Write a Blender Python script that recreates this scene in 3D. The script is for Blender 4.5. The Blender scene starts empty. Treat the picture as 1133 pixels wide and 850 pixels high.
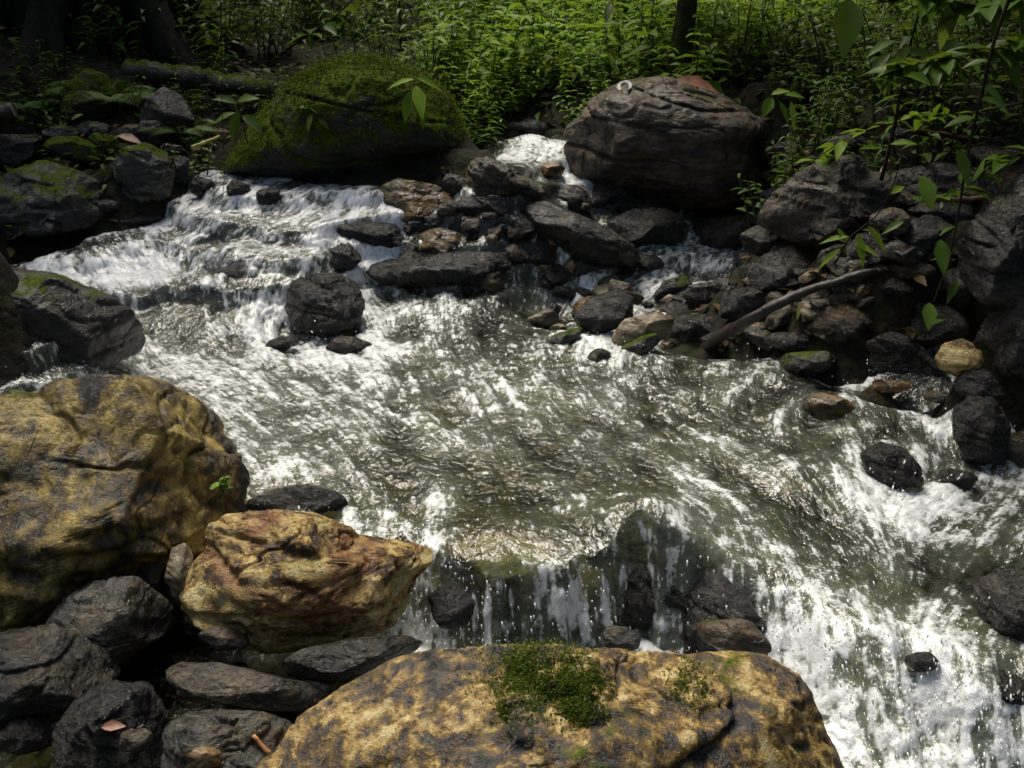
import bpy, bmesh, math, random
import numpy as np
from mathutils import Vector, Matrix

# ------------------------------------------------------------------ camera, sky, sun, exposure
SC = bpy.context.scene
COL = SC.collection
CAM_Z, PITCH, F, CX, CY = 1.75, math.radians(20.0), 1215.0, 566.5, 425.0
cam_data = bpy.data.cameras.new('camera')
cam_data.sensor_width = 36.0
cam_data.lens = 36.0 * F / 1133.0
cam_data.clip_start, cam_data.clip_end = 0.05, 500.0
cam = bpy.data.objects.new('camera', cam_data)
COL.objects.link(cam)
cam.location = (0, 0, CAM_Z)
cam.rotation_euler = (math.pi / 2 - PITCH, 0, 0)
SC.camera = cam

SUN_EL, SUN_AZ = math.radians(64), math.radians(-28)      # azimuth measured from +Y towards +X
world = bpy.data.worlds.new('World')
SC.world = world
world.use_nodes = True
wn = world.node_tree
sky = wn.nodes.new('ShaderNodeTexSky')
sky.sky_type = 'NISHITA'
sky.sun_disc = False
sky.sun_elevation = SUN_EL
sky.sun_rotation = SUN_AZ
sky.air_density, sky.dust_density, sky.ozone_density = 1.0, 4.0, 0.6
bg = wn.nodes['Background']
wn.links.new(sky.outputs[0], bg.inputs[0])
bg.inputs[1].default_value = 0.085

sun_data = bpy.data.lights.new('sun', 'SUN')
sun_data.energy = 2.45
sun_data.angle = math.radians(32)
sun_data.color = (1.0, 0.93, 0.80)
sun = bpy.data.objects.new('sun', sun_data)
COL.objects.link(sun)
sun_dir = Vector((math.sin(SUN_AZ) * math.cos(SUN_EL), math.cos(SUN_AZ) * math.cos(SUN_EL), math.sin(SUN_EL)))
sun.rotation_euler = sun_dir.to_track_quat('Z', 'Y').to_euler()

SC.view_settings.view_transform = 'Standard'
SC.view_settings.look = 'None'
SC.view_settings.exposure = 0.98
SC.view_settings.gamma = 1.0
SC.cycles.max_bounces = 6
SC.cycles.transparent_max_bounces = 10
SC.cycles.caustics_reflective = False
SC.cycles.caustics_refractive = False
SC.cycles.sample_clamp_indirect = 4.0

# ------------------------------------------------------------------ numeric helpers
RNG = np.random.RandomState(11)
TEX = RNG.rand(64, 64, 64).astype(np.float32)


def vnoise(p):
    p = np.asarray(p, np.float32)
    i = np.floor(p).astype(np.int32)
    f = p - i
    f = f * f * (3 - 2 * f)
    i0 = i & 63
    i1 = (i + 1) & 63
    x0, y0, z0, x1, y1, z1 = i0[:, 0], i0[:, 1], i0[:, 2], i1[:, 0], i1[:, 1], i1[:, 2]
    fx, fy, fz = f[:, 0], f[:, 1], f[:, 2]
    a = TEX[x0, y0, z0] * (1 - fx) + TEX[x1, y0, z0] * fx
    b = TEX[x0, y1, z0] * (1 - fx) + TEX[x1, y1, z0] * fx
    c = TEX[x0, y0, z1] * (1 - fx) + TEX[x1, y0, z1] * fx
    d = TEX[x0, y1, z1] * (1 - fx) + TEX[x1, y1, z1] * fx
    return ((a * (1 - fy) + b * fy) * (1 - fz) + (c * (1 - fy) + d * fy) * fz) * 2 - 1


def fbm(p, octaves=4, gain=0.5):
    p = np.asarray(p, np.float32)
    s, a = 0, 1.0
    for k in range(octaves):
        s = s + a * vnoise(p + 17.3 * k)
        p = p * 2.03
        a *= gain
    return s


def sstep(e0, e1, x):
    t = np.clip((x - e0) / (e1 - e0), 0, 1)
    return t * t * (3 - 2 * t)


FWD = np.array([0, math.cos(PITCH), -math.sin(PITCH)])
UP = np.array([0, math.sin(PITCH), math.cos(PITCH)])
RIGHT = np.array([1.0, 0, 0])
EYE = np.array([0, 0, CAM_Z])


def ray(px, py):
    return FWD + RIGHT * ((px - CX) / F) + UP * ((CY - py) / F)


def at_z(px, py, z):                 # the point where the line of sight meets a level
    d = ray(px, py)
    return EYE + d * ((z - CAM_Z) / d[2])


def at_y(px, py, y):                 # ... or a given distance
    d = ray(px, py)
    return EYE + d * (y / d[1])


class Surface:
    """smooth surface z(x, y) through scattered points"""

    def __init__(self, pts, c=0.12):
        self.p = np.array(pts, float)
        self.c = c
        n = len(self.p)
        A = np.zeros((n + 3, n + 3))
        A[:n, :n] = self.k(self.p[:, None, :2] - self.p[None, :, :2]) + np.eye(n) * -0.008
        Pm = np.c_[np.ones(n), self.p[:, :2]]
        A[:n, n:] = Pm
        A[n:, :n] = Pm.T
        self.w = np.linalg.solve(A, np.r_[self.p[:, 2], 0, 0, 0])

    def k(self, d):
        return np.sqrt((d ** 2).sum(-1) + self.c ** 2)

    def __call__(self, x, y):
        x = np.asarray(x, float).ravel()
        y = np.asarray(y, float).ravel()
        out = np.empty(len(x))
        n = len(self.p)
        for a in range(0, len(x), 100000):
            xy = np.c_[x[a:a + 100000], y[a:a + 100000]]
            r = np.zeros(len(xy)) + self.w[n] + xy @ self.w[n + 1:]
            for j in range(n):
                r += self.w[j] * np.sqrt((xy[:, 0] - self.p[j, 0]) ** 2 + (xy[:, 1] - self.p[j, 1]) ** 2 + self.c ** 2)
            out[a:a + 100000] = r
        return out


# ------------------------------------------------------------------ lie of the land
stream = [
    (480, 610, .33), (560, 600, .33), (640, 600, .33), (750, 600, .32), (850, 610, .30), (950, 640, .265), (1060, 650, .25), (1140, 650, .24),
    (1050, 570, .30), (1120, 590, .28), (1000, 562, .30), (950, 475, .375), (1050, 430, .42), (1120, 425, .43), (930, 432, .40),
    (500, 500, .355), (400, 530, .35), (300, 520, .35), (280, 470, .36), (650, 500, .355), (780, 500, .35), (880, 500, .355),
    (500, 430, .38), (300, 430, .38), (150, 412, .385), (0, 405, .385), (700, 430, .385), (850, 430, .39), (400, 450, .37),
    (560, 370, .41), (450, 370, .40), (300, 395, .39), (220, 392, .395), (680, 370, .42), (800, 400, .40),
    (600, 320, .45), (430, 325, .44), (760, 290, .52), (700, 300, .5), (640, 300, .47), (830, 285, .55),
    (200, 350, .47), (200, 310, .58), (100, 300, .60), (0, 288, .61), (280, 315, .56), (310, 350, .44), (230, 330, .53),
    (200, 287, .62), (300, 300, .6), (365, 295, .58), (300, 262, .69), (200, 258, .69), (100, 264, .67), (350, 250, .72), (230, 240, .76),
    (300, 205, .86), (420, 215, .84), (250, 188, .91), (330, 197, .89), (430, 207, .86), (200, 230, .77),
    (540, 210, .88), (590, 190, .91), (600, 172, .94), (580, 158, .97), (560, 150, .99), (620, 160, .975), (590, 148, 1.0),
    (790, 262, .58), (790, 240, .68), (820, 225, .72),
    (-200, 520, .345), (0, 520, .35), (150, 520, .35), (-200, 460, .365), (-350, 500, .36), (1000, 452, .40), (1050, 470, .375), (1000, 502, .35), (1080, 502, .335), (940, 458, .385), (960, 525, .345), (1110, 475, .40), (900, 412, .405), (960, 420, .415), (840, 395, .405), (1010, 424, .42), (-110, 405, .386), (-60, 440, .38), (470, 300, .55), (520, 250, .72), (600, 260, .68), (640, 235, .76), (700, 250, .68),
]
bank = [
    (60, 240, .74), (0, 250, .72), (-190, 300, .75), (-420, 390, .62), (130, 200, .9), (60, 140, 1.07), (150, 90, 1.25), (0, 60, 1.4), (-120, 150, 1.3), (230, 120, 1.12),
    (380, 160, 1.02), (470, 170, .98), (915, 378, .52), (820, 350, .475), (970, 388, .54), (1060, 402, .54), (900, 330, .64), (1000, 300, .78), (1100, 330, .8), (1150, 400, .62),
    (1000, 200, .97), (1100, 150, 1.15), (1180, 220, 1.1), (900, 165, 1.06), (880, 240, .84), (1000, 100, 1.3), (1130, 60, 1.45), (830, 130, 1.12),
    (500, 130, 1.05), (600, 122, 1.10),
]
far_pts = [(0, 6.6, 1.16), (1.0, 6.3, 1.2), (-1.0, 6.6, 1.22), (-2.0, 6.8, 1.3), (2.2, 6.2, 1.42), (0, 9, 1.52), (-3, 9, 1.7), (3, 9, 1.75), (-6, 2, 2.4), (-6, 6, 2.8),
           (-6, 10, 3.2), (0, 14, 3.6), (6, 10, 3.4), (6, 5, 2.9), (6, 1, 2.2), (-3.6, 4.2, 1.35), (-2.3, 4.35, .58), (-2.35, 3.9, .46), (-2.4, 4.8, .72), (-2.7, 5.3, .92), (-2.2, 3.5, .42), (3.2, 4.2, 1.5), (-3.4, 2.5, 1.0), (3.2, 2.6, .9),
           (0, 30, 14), (-20, 20, 14), (20, 20, 14), (-20, 0, 10), (20, 0, 9), (0, 60, 30), (-40, 40, 30), (40, 40, 30)]
bxyz = [tuple(at_z(*b)) for b in bank] + far_pts
sxyz = [tuple(at_z(*s)) for s in stream]
W_UP = Surface(sxyz + [(x, y, z - .22) for x, y, z in bxyz])
T_UP = Surface([(x, y, z - .125) for x, y, z in sxyz] + bxyz)

lip_px = [(-250, 560), (0, 575), (200, 590), (300, 597), (440, 606), (480, 618), (560, 628), (640, 626), (700, 606), (760, 612), (830, 628), (900, 652), (1000, 690), (1060, 705), (1180, 690)]
lip = np.array([at_z(px, py, .33 if px < 800 else .30)[:2] for px, py in lip_px])
lip = np.vstack([[[-8, 2.9]], lip, [[2.5, 2.1], [8, 1.5]]])


def lip_y(x):
    return np.interp(x, lip[:, 0], lip[:, 1])


def low_water(x, y):
    return .075 - .05 * np.clip(x - .3, 0, 3) - .04 * np.clip(1.6 - y, 0, 6)


def step(x, y, shift=0.0):
    w = .05 + .22 * sstep(.35, .75, x)
    wob = .05 * vnoise(np.c_[x * 7, y * 0 + 3.1, y * 0]) + .025 * vnoise(np.c_[x * 23, y * 0 + 9.1, y * 0])
    d = y - lip_y(x) - wob - shift
    return sstep(-w - .03, .035, d)


HUMPS = [(*at_z(712, 578, .36)[:2], .15, .10), (*at_z(880, 520, .35)[:2], .12, .03), (*at_z(560, 590, .33)[:2], .13, .02), (*at_z(730, 400, .40)[:2], .12, .03), (*at_z(500, 440, .37)[:2], .10, .02), (*at_z(130, 268, .67)[:2], .16, .04), (*at_z(940, 440, .39)[:2], .1, .02)]


def humps(x, y):
    return sum(h * np.exp(-((x - a) ** 2 + (y - b) ** 2) / r ** 2) for a, b, r, h in HUMPS)


def terrace(z, x, y):
    """the upper reach goes down in small steps"""
    n = .055 * vnoise(np.c_[x * 3.1, y * 3.1, x * 0 + 4.4]) + .012 * vnoise(np.c_[x * 11, y * 11, x * 0 + 2.2])
    t = (z + n - .45) / .10
    f = np.floor(t)
    zz = .45 + .10 * (f + sstep(.62, 1.0, t - f) * .92 + .08 * (t - f)) - n
    return z + (zz - z) * sstep(.44, .50, z) * (1 - sstep(.92, 1.02, z)) * .6


def water_z(x, y):
    x, y = np.asarray(x, float), np.asarray(y, float)
    s = step(x, y)
    return low_water(x, y) * (1 - s) + (terrace(W_UP(x, y), x, y) + humps(x, y)) * s


def land_z(x, y):
    x, y = np.asarray(x, float), np.asarray(y, float)
    s = step(x, y, .05)
    wu, tu = W_UP(x, y), T_UP(x, y)
    tu = tu + np.where(tu < wu, terrace(wu, x, y) - wu, 0)
    low = low_water(x, y) - .09 + .45 * np.clip(-x - 1.35, 0, 20) + .45 * np.clip(x - 1.7 - .2 * y, 0, 20)
    return low * (1 - s) + (tu + humps(x, y)) * s


def top_z(x, y):
    return np.maximum(water_z(x, y), land_z(x, y))


YS = np.arange(1.0, 14.0, .01)


def hit(px, py):
    d = ray(px, py)
    P = EYE + d[None, :] * (YS / d[1])[:, None]
    g = top_z(P[:, 0], P[:, 1])
    k = np.argmax(P[:, 2] < g)
    return P[k] if P[k, 2] < g[k] else P[700]


# ------------------------------------------------------------------ object helpers
def mesh_obj(name, verts, faces, mat=None, parent=None, smooth=True, loc=None):
    me = bpy.data.meshes.new(name)
    verts = np.asarray(verts, np.float32)
    if loc is not None:
        verts = verts - np.asarray(loc, np.float32)
    if isinstance(faces, np.ndarray):
        nv = faces.shape[1]
        me.vertices.add(len(verts))
        me.vertices.foreach_set('co', verts.ravel())
        me.loops.add(faces.size)
        me.loops.foreach_set('vertex_index', faces.ravel().astype(np.int32))
        me.polygons.add(len(faces))
        me.polygons.foreach_set('loop_start', np.arange(0, faces.size, nv, dtype=np.int32))
        me.update(calc_edges=True)
    else:
        me.from_pydata([tuple(v) for v in verts], [], faces)
    if smooth:
        me.polygons.foreach_set('use_smooth', np.ones(len(me.polygons), bool))
    me.update()
    o = bpy.data.objects.new(name, me)
    COL.objects.link(o)
    if mat:
        me.materials.append(mat)
    if loc is not None and parent is None:
        o.location = tuple(loc)
    if parent is not None:
        o.parent = parent
        if loc is not None:
            o.location = tuple(Vector(loc) - parent.location)
    return o


def tag(o, label=None, cat=None, group=None, kind=None):
    if label: o['label'] = label
    if cat: o['category'] = cat
    if group: o['group'] = group
    if kind: o['kind'] = kind
    return o


def empty(name, loc, rz=0.0):
    o = bpy.data.objects.new(name, None)
    o.empty_display_size = .05
    COL.objects.link(o)
    o.location = tuple(loc)
    o.rotation_euler = (0, 0, rz)
    return o


def copy_tree(o, parent=None):
    c = o.copy()
    COL.objects.link(c)
    if parent is not None:
        c.parent = parent
    for ch in [k for k in bpy.data.objects if k.parent == o]:
        copy_tree(ch, c)
    return c


def sweep(points, radii, n=8, jitter=0.0, seed=0):
    """tapered tube along a polyline"""
    P = np.array(points, float)
    R = np.interp(np.linspace(0, 1, len(P)), np.linspace(0, 1, len(radii)), radii)
    V, Fc = [], []
    rs = np.random.RandomState(seed)
    for i, p in enumerate(P):
        t = P[min(i + 1, len(P) - 1)] - P[max(i - 1, 0)]
        t = t / (np.linalg.norm(t) + 1e-9)
        a = np.cross(t, [0.31, 0.2, 0.93] if abs(t[2]) < .9 else [1, 0, 0])
        a /= np.linalg.norm(a)
        b = np.cross(t, a)
        for k in range(n):
            th = 2 * math.pi * k / n
            r = R[i] * (1 + jitter * (rs.rand() - .5))
            V.append(p + (a * math.cos(th) + b * math.sin(th)) * r)
    for i in range(len(P) - 1):
        for k in range(n):
            Fc.append((i * n + k, i * n + (k + 1) % n, (i + 1) * n + (k + 1) % n, (i + 1) * n + k))
    Fc.append(tuple(range(n - 1, -1, -1)))
    Fc.append(tuple(range((len(P) - 1) * n, len(P) * n)))
    return V, Fc


def smooth_line(pts, n=16):
    pts = np.array(pts, float)
    t = np.r_[0, np.cumsum(np.linalg.norm(np.diff(pts, axis=0), axis=1))]
    u = np.linspace(0, t[-1], n)
    out = np.c_[[np.interp(u, t, pts[:, k]) for k in range(3)]].T
    for _ in range(2):
        out[1:-1] = .25 * out[:-2] + .5 * out[1:-1] + .25 * out[2:]
    return out


# ------------------------------------------------------------------ materials
class NT:
    def __init__(self, name):
        self.m = bpy.data.materials.new(name)
        self.m.use_nodes = True
        self.t = self.m.node_tree
        self.t.nodes.clear()

    def n(self, typ, **kw):
        nd = self.t.nodes.new('ShaderNode' + typ)
        ins = kw.pop('ins', {})
        for k, v in kw.items():
            setattr(nd, k, v)
        for k, v in ins.items():
            s = nd.inputs[k]
            if hasattr(v, 'is_output'):
                self.t.links.new(v, s)
            else:
                s.default_value = v
        return nd

    def math(self, op, a, b=0.0, c=0.0, clamp=False):
        nd = self.n('Math', operation=op, use_clamp=clamp)
        for i, v in enumerate((a, b, c)):
            if hasattr(v, 'is_output'):
                self.t.links.new(v, nd.inputs[i])
            else:
                nd.inputs[i].default_value = v
        return nd.outputs[0]

    def mix(self, fac, a, b):
        nd = self.n('MixRGB', ins={'Fac': fac, 'Color1': a, 'Color2': b})
        return nd.outputs[0]

    def ramp(self, fac, stops):
        nd = self.n('ValToRGB', ins={'Fac': fac})
        cr = nd.color_ramp
        while len(cr.elements) < len(stops):
            cr.elements.new(.5)
        for e, (p, c) in zip(cr.elements, stops):
            e.position = p
            e.color = (*c, 1) if len(c) == 3 else c
        return nd.outputs[0]

    def noise(self, vec, scale, detail=5, rough=.55, dist=0.0):
        return self.n('TexNoise', ins={'Vector': vec, 'Scale': scale, 'Detail': detail, 'Roughness': rough, 'Distortion': dist}).outputs[0]

    def range(self, v, a, b, c=0.0, d=1.0):
        return self.n('MapRange', ins={'Value': v, 'From Min': a, 'From Max': b, 'To Min': c, 'To Max': d}).outputs[0]

    def coords(self, scale=(1, 1, 1), rot=(0, 0, 0)):
        tc = self.n('TexCoord').outputs['Object']
        oi = self.n('ObjectInfo').outputs['Random']
        off = self.math('MULTIPLY', oi, 57.0)
        v = self.n('VectorMath', operation='ADD', ins={0: tc, 1: off}).outputs[0]
        return v, self.n('Mapping', ins={'Vector': v, 'Rotation': rot, 'Scale': scale}).outputs[0]

    def out(self, shader):
        self.n('OutputMaterial', ins={'Surface': shader})
        return self.m


def g(*c):
    return tuple(c) + (1.0,)


def rock_material(name, cols, grain=1.0, moss=0.0, moss_bias=.35, wet=.35, strata=(1, 1, 3.5), rot=(.3, .4, 0), specks=0.0, bump=.35, coat=.15, spread=(.41, .60), fine=.38, seam=None, patch=None,
                  moss_cols=((.018, .027, .004), (.06, .088, .008), (.13, .16, .018))):
    k = NT(name)
    v, vs = k.coords(strata, rot)
    n1 = k.noise(vs, 4.5 * grain, 8, .62, .6)
    n2 = k.noise(v, 19 * grain, 8, .68, .25)
    n3 = k.noise(v, 85 * grain, 4, .6)
    f = k.math('ADD', k.math('MULTIPLY', n1, 1 - fine), k.math('MULTIPLY', n2, fine))
    pos = np.linspace(spread[0], spread[1], len(cols))
    c = k.ramp(f, [(float(p), q) for p, q in zip(pos, cols)])
    c = k.mix(k.range(n3, .3, .75, 0, .55), c, k.mix(.55, c, g(.01, .008, .006)))
    if patch:
        nl = k.noise(v, 2.6 * grain, 5, .7, .8)
        c = k.mix(k.range(nl, .50, .68, 0, .75), c, k.mix(n2, g(*patch[0]), g(*patch[1])))
    if specks:
        vo = k.n('TexVoronoi', ins={'Vector': v, 'Scale': 60 * grain}).outputs['Distance']
        sp = k.math('MULTIPLY', k.range(vo, .18, .32, 1, 0), k.range(n2, .48, .58, 0, specks))
        c = k.mix(sp, c, g(.012, .01, .008))
    spec, ct = .45, coat
    rough = k.range(n2, .38, .62, max(.1, wet - .14), wet + .30)
    if seam:
        sm = k.n('Attribute', attribute_name='seam').outputs['Fac']
        c = k.mix(k.math('MULTIPLY', sm, k.range(n2, .35, .6, .4, 1)), c, g(*seam))
    if moss:
        nz = k.n('SeparateXYZ', ins={0: k.n('NewGeometry').outputs['Normal']}).outputs[2]
        nm = k.noise(v, 7, 6, .7)
        ms = k.math('ADD', k.math('ADD', k.math('MULTIPLY', nz, .45), k.math('MULTIPLY', nm, 1.6)), moss - .8 - moss_bias)
        mf = k.range(ms, .30, .48)
        mc = k.ramp(k.math('ADD', k.math('MULTIPLY', n3, .5), k.math('MULTIPLY', n2, .5)), [(.35, moss_cols[0]), (.52, moss_cols[1]), (.68, moss_cols[2])])
        c = k.mix(mf, c, mc)
        rough = k.math('MAXIMUM', rough, k.math('MULTIPLY', mf, .92))
        inv = k.math('SUBTRACT', 1.0, mf)
        spec = k.math('ADD', k.math('MULTIPLY', inv, .4), .05)
        ct = k.math('MULTIPLY', inv, coat)
    hb = k.math('ADD', k.math('MULTIPLY', n2, .7), k.math('MULTIPLY', n3, .5))
    ck = k.n('TexVoronoi', feature='DISTANCE_TO_EDGE', ins={'Vector': k.n('VectorMath', operation='ADD', ins={0: vs, 1: k.math('MULTIPLY', n2, .25)}).outputs[0], 'Scale': 7.0 * grain}).outputs['Distance']
    hb = k.math('ADD', hb, k.range(ck, 0, .05, -.45, 0))
    hb = k.math('ADD', hb, k.math('MULTIPLY', n1, .8))
    bp = k.n('Bump', ins={'Strength': bump, 'Distance': .03, 'Height': hb}).outputs[0]
    bc = k.n('Bump', ins={'Strength': bump * .8, 'Distance': .02, 'Height': k.math('ADD', n1, k.math('MULTIPLY', n2, .5))}).outputs[0]
    bs = k.n('BsdfPrincipled', ins={'Base Color': c, 'Roughness': rough, 'Normal': bp, 'Specular IOR Level': spec, 'Coat Weight': ct, 'Coat Roughness': .13, 'Coat Normal': bc})
    return k.out(bs.outputs[0])


M = {}
M['gold'] = rock_material('gold_rock', [(.03, .016, .006), (.17, .09, .018), (.38, .25, .06), (.50, .37, .12), (.58, .48, .22)], 1.7, wet=.42, specks=.9, bump=.6, seam=(.16, .05, .015), spread=(.43, .57), fine=.5)
M['goldmoss'] = rock_material('gold_lichen_rock', [(.012, .011, .010), (.035, .030, .024), (.13, .075, .02), (.38, .25, .06), (.54, .44, .22)], 1.9, moss=.12, wet=.4, specks=.6, bump=.5, strata=(1, 1, 1.4), spread=(.40, .59), fine=.5)
M['goldbrown'] = rock_material('brown_gold_rock', [(.010, .007, .003), (.035, .024, .006), (.12, .08, .013), (.25, .175, .028), (.40, .30, .075)], 1.5, moss=.12, wet=.38, bump=.55, strata=(1.3, 1.3, .8), spread=(.398, .592), fine=.45)
M['slate'] = rock_material('wet_slate', [(.003, .0026, .002), (.007, .006, .004), (.017, .0145, .0095), (.048, .042, .029)], 1.8, wet=.24, bump=.7, coat=.25, patch=((.02,.014,.006),(.09,.062,.022)))
M['black'] = rock_material('black_wet_rock', [(.002, .0018, .0014), (.0045, .004, .003), (.010, .0085, .006), (.03, .026, .018)], 2.0, wet=.22, bump=.8, coat=.25, patch=((.012,.009,.004),(.05,.036,.014)))
M['grey'] = rock_material('grey_rock', [(.005, .0046, .0038), (.014, .0134, .011), (.034, .033, .027), (.085, .083, .07)], 1.8, wet=.3, bump=.65, coat=.25, patch=((.035,.028,.014),(.15,.11,.045)))
M['moss'] = rock_material('moss_covered_rock', [(.008, .008, .006), (.02, .018, .012), (.04, .034, .02)], 1.3, moss=.70, wet=.5, bump=.7)
M['mossgrey'] = rock_material('mossy_grey_rock', [(.006, .0055, .004), (.017, .015, .011), (.045, .041, .032), (.12, .112, .095)], 1.6, moss=.36, wet=.32, bump=.5)
M['mossblack'] = rock_material('mossy_black_rock', [(.004, .0035, .0025), (.009, .008, .0055), (.022, .019, .013)], 1.3, moss=.30, wet=.34, bump=.5)
M['brown'] = rock_material('brown_grey_rock', [(.007, .0055, .004), (.02, .016, .010), (.05, .038, .021), (.11, .086, .052)], 1.7, wet=.28, bump=.65, coat=.25, patch=((.03,.018,.006),(.19,.11,.03)))
M['rust'] = rock_material('rusty_boulder', [(.007, .006, .005), (.02, .015, .010), (.055, .036, .018), (.095, .06, .025), (.08, .07, .053)], 1.3, moss=.16, wet=.42, bump=.55, strata=(1, 1, 5), rot=(0, .12, 0), patch=((.035,.022,.006),(.15,.092,.026)))
M['amber'] = rock_material('amber_rock', [(.02, .015, .006), (.07, .045, .012), (.17, .10, .025), (.30, .19, .06)], 1.2, wet=.3, bump=.4, coat=.4)
M['tan'] = rock_material('tan_rock', [(.04, .03, .018), (.13, .10, .055), (.24, .19, .11), (.36, .31, .21)], 1.4, wet=.36, bump=.4)


def leaf_material(name, dark, mid, light, rough=.42, trans=.35):
    k = NT(name)
    tc = k.n('TexCoord').outputs['Object']
    rnd = k.n('Attribute', attribute_name='tint').outputs['Fac']
    oi = k.n('ObjectInfo').outputs['Random']
    f = k.math('ADD', k.math('MULTIPLY', rnd, .8), k.math('MULTIPLY', oi, .2))
    c = k.ramp(f, [(.0, dark), (.5, mid), (1.0, light)])
    n = k.noise(tc, 40, 3)
    c = k.mix(k.range(n, .35, .7, 0, .35), c, k.mix(.5, c, g(*dark)))
    d = k.n('BsdfPrincipled', ins={'Base Color': c, 'Roughness': rough, 'Specular IOR Level': .16}).outputs[0]
    t = k.n('BsdfTranslucent', ins={'Color': k.mix(.5, c, g(.20, .28, .02))}).outputs[0]
    return k.out(k.n('MixShader', ins={0: trans, 1: d, 2: t}).outputs[0])


M['leaf_bright'] = leaf_material('bright_leaf', (.065, .13, .010), (.15, .27, .018), (.26, .40, .04), .5, .48)
M['leaf_mid'] = leaf_material('green_leaf', (.03, .065, .008), (.065, .13, .014), (.12, .20, .03))
M['leaf_dark'] = leaf_material('dark_leaf', (.010, .022, .005), (.02, .042, .009), (.04, .07, .016), .5, .25)
M['leaf_litter'] = leaf_material('litter_leaf', (.012, .007, .004), (.05, .028, .012), (.14, .085, .035), .6, .1)
M['leaf_moss'] = leaf_material('moss_leaf', (.03, .045, .005), (.08, .115, .012), (.16, .19, .025), .7, .3)
M['leaf_mossdark'] = leaf_material('boulder_moss_leaf', (.022, .036, .004), (.06, .09, .008), (.15, .19, .022), .8, .25)


def simple_material(name, c1, c2, scale=20, rough=.6, bump=.4, stretch=(1, 1, 1)):
    k = NT(name)
    v, vs = k.coords(stretch)
    n = k.noise(vs, scale, 7, .65, .4)
    c = k.ramp(n, [(.35, c1), (.65, c2)])
    bp = k.n('Bump', ins={'Strength': bump, 'Distance': .02, 'Height': n}).outputs[0]
    return k.out(k.n('BsdfPrincipled', ins={'Base Color': c, 'Roughness': rough, 'Normal': bp, 'Specular IOR Level': .5 if rough < .7 else .12}).outputs[0])


M['bark'] = simple_material('dark_bark', (.003, .003, .002), (.014, .012, .008), 14, .8, .8, (1, 1, .3))
M['bark_moss'] = simple_material('mossy_bark', (.012, .012, .005), (.05, .065, .014), 16, .85, .9)
M['log_moss'] = rock_material('mossy_log_bark', [(.012, .010, .006), (.035, .028, .016), (.07, .055, .03)], 1.5, moss=.42, wet=.5, bump=.6)
M['driftwood'] = simple_material('wet_driftwood', (.008, .006, .005), (.05, .038, .028), 30, .35, .5, (1, 1, 1))
M['twig'] = simple_material('dry_twig', (.10, .06, .03), (.26, .17, .09), 40, .55, .3)
M['stem'] = simple_material('green_stem', (.02, .03, .008), (.05, .065, .018), 40, .6, .2)
M['stem_dark'] = simple_material('woody_stem', (.010, .009, .006), (.03, .026, .016), 40, .7, .2)
M['dead_leaf'] = simple_material('dead_leaf', (.10, .035, .014), (.26, .11, .045), 30, .5, .2)
M['rotten_wood'] = simple_material('rotten_wood', (.02, .009, .005), (.09, .036, .018), 30, .8, .5)
M['yellow_leaf'] = simple_material('yellow_leaf', (.30, .27, .05), (.45, .40, .10), 30, .5, .2)
M['wood_orange'] = simple_material('fresh_wood_chip', (.28, .10, .03), (.48, .24, .09), 60, .5, .3)
M['lichen'] = simple_material('pale_lichen', (.28, .28, .26), (.5, .5, .47), 60, .8, .4)


def land_material():
    k = NT('soil_and_stream_bed')
    v = k.n('TexCoord').outputs['Object']
    wet = k.n('Attribute', attribute_name='wet').outputs['Fac']
    n1 = k.noise(v, 6, 8, .65, .3)
    n2 = k.noise(v, 40, 6, .65)
    vo = k.n('TexVoronoi', ins={'Vector': v, 'Scale': 16.0, 'Randomness': 1.0})
    cell = k.n('SeparateColor', ins={0: vo.outputs['Color']}).outputs[0]
    stones = k.ramp(cell, [(.0, (.018, .017, .013)), (.35, (.05, .048, .030)), (.6, (.095, .085, .045)), (.8, (.15, .11, .05)), (1.0, (.10, .10, .085))])
    stones = k.mix(k.range(n2, .35, .7, 0, .6), stones, g(.02, .022, .010))
    soil = k.ramp(n2, [(.38, (.004, .0035, .002)), (.52, (.014, .010, .006)), (.66, (.035, .024, .012))])
    soil = k.mix(k.range(n1, .48, .62, 0, .75), soil, g(.016, .026, .006))
    c = k.mix(wet, soil, stones)
    h = k.math('ADD', k.math('MULTIPLY', k.range(vo.outputs['Distance'], 0, .6, 1, 0), .5), k.math('MULTIPLY', n2, .5))
    bp = k.n('Bump', ins={'Strength': .6, 'Distance': .04, 'Height': h}).outputs[0]
    return k.out(k.n('BsdfPrincipled', ins={'Base Color': c, 'Roughness': k.range(wet, 0, 1, .9, .4), 'Specular IOR Level': .2, 'Normal': bp}).outputs[0])


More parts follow.
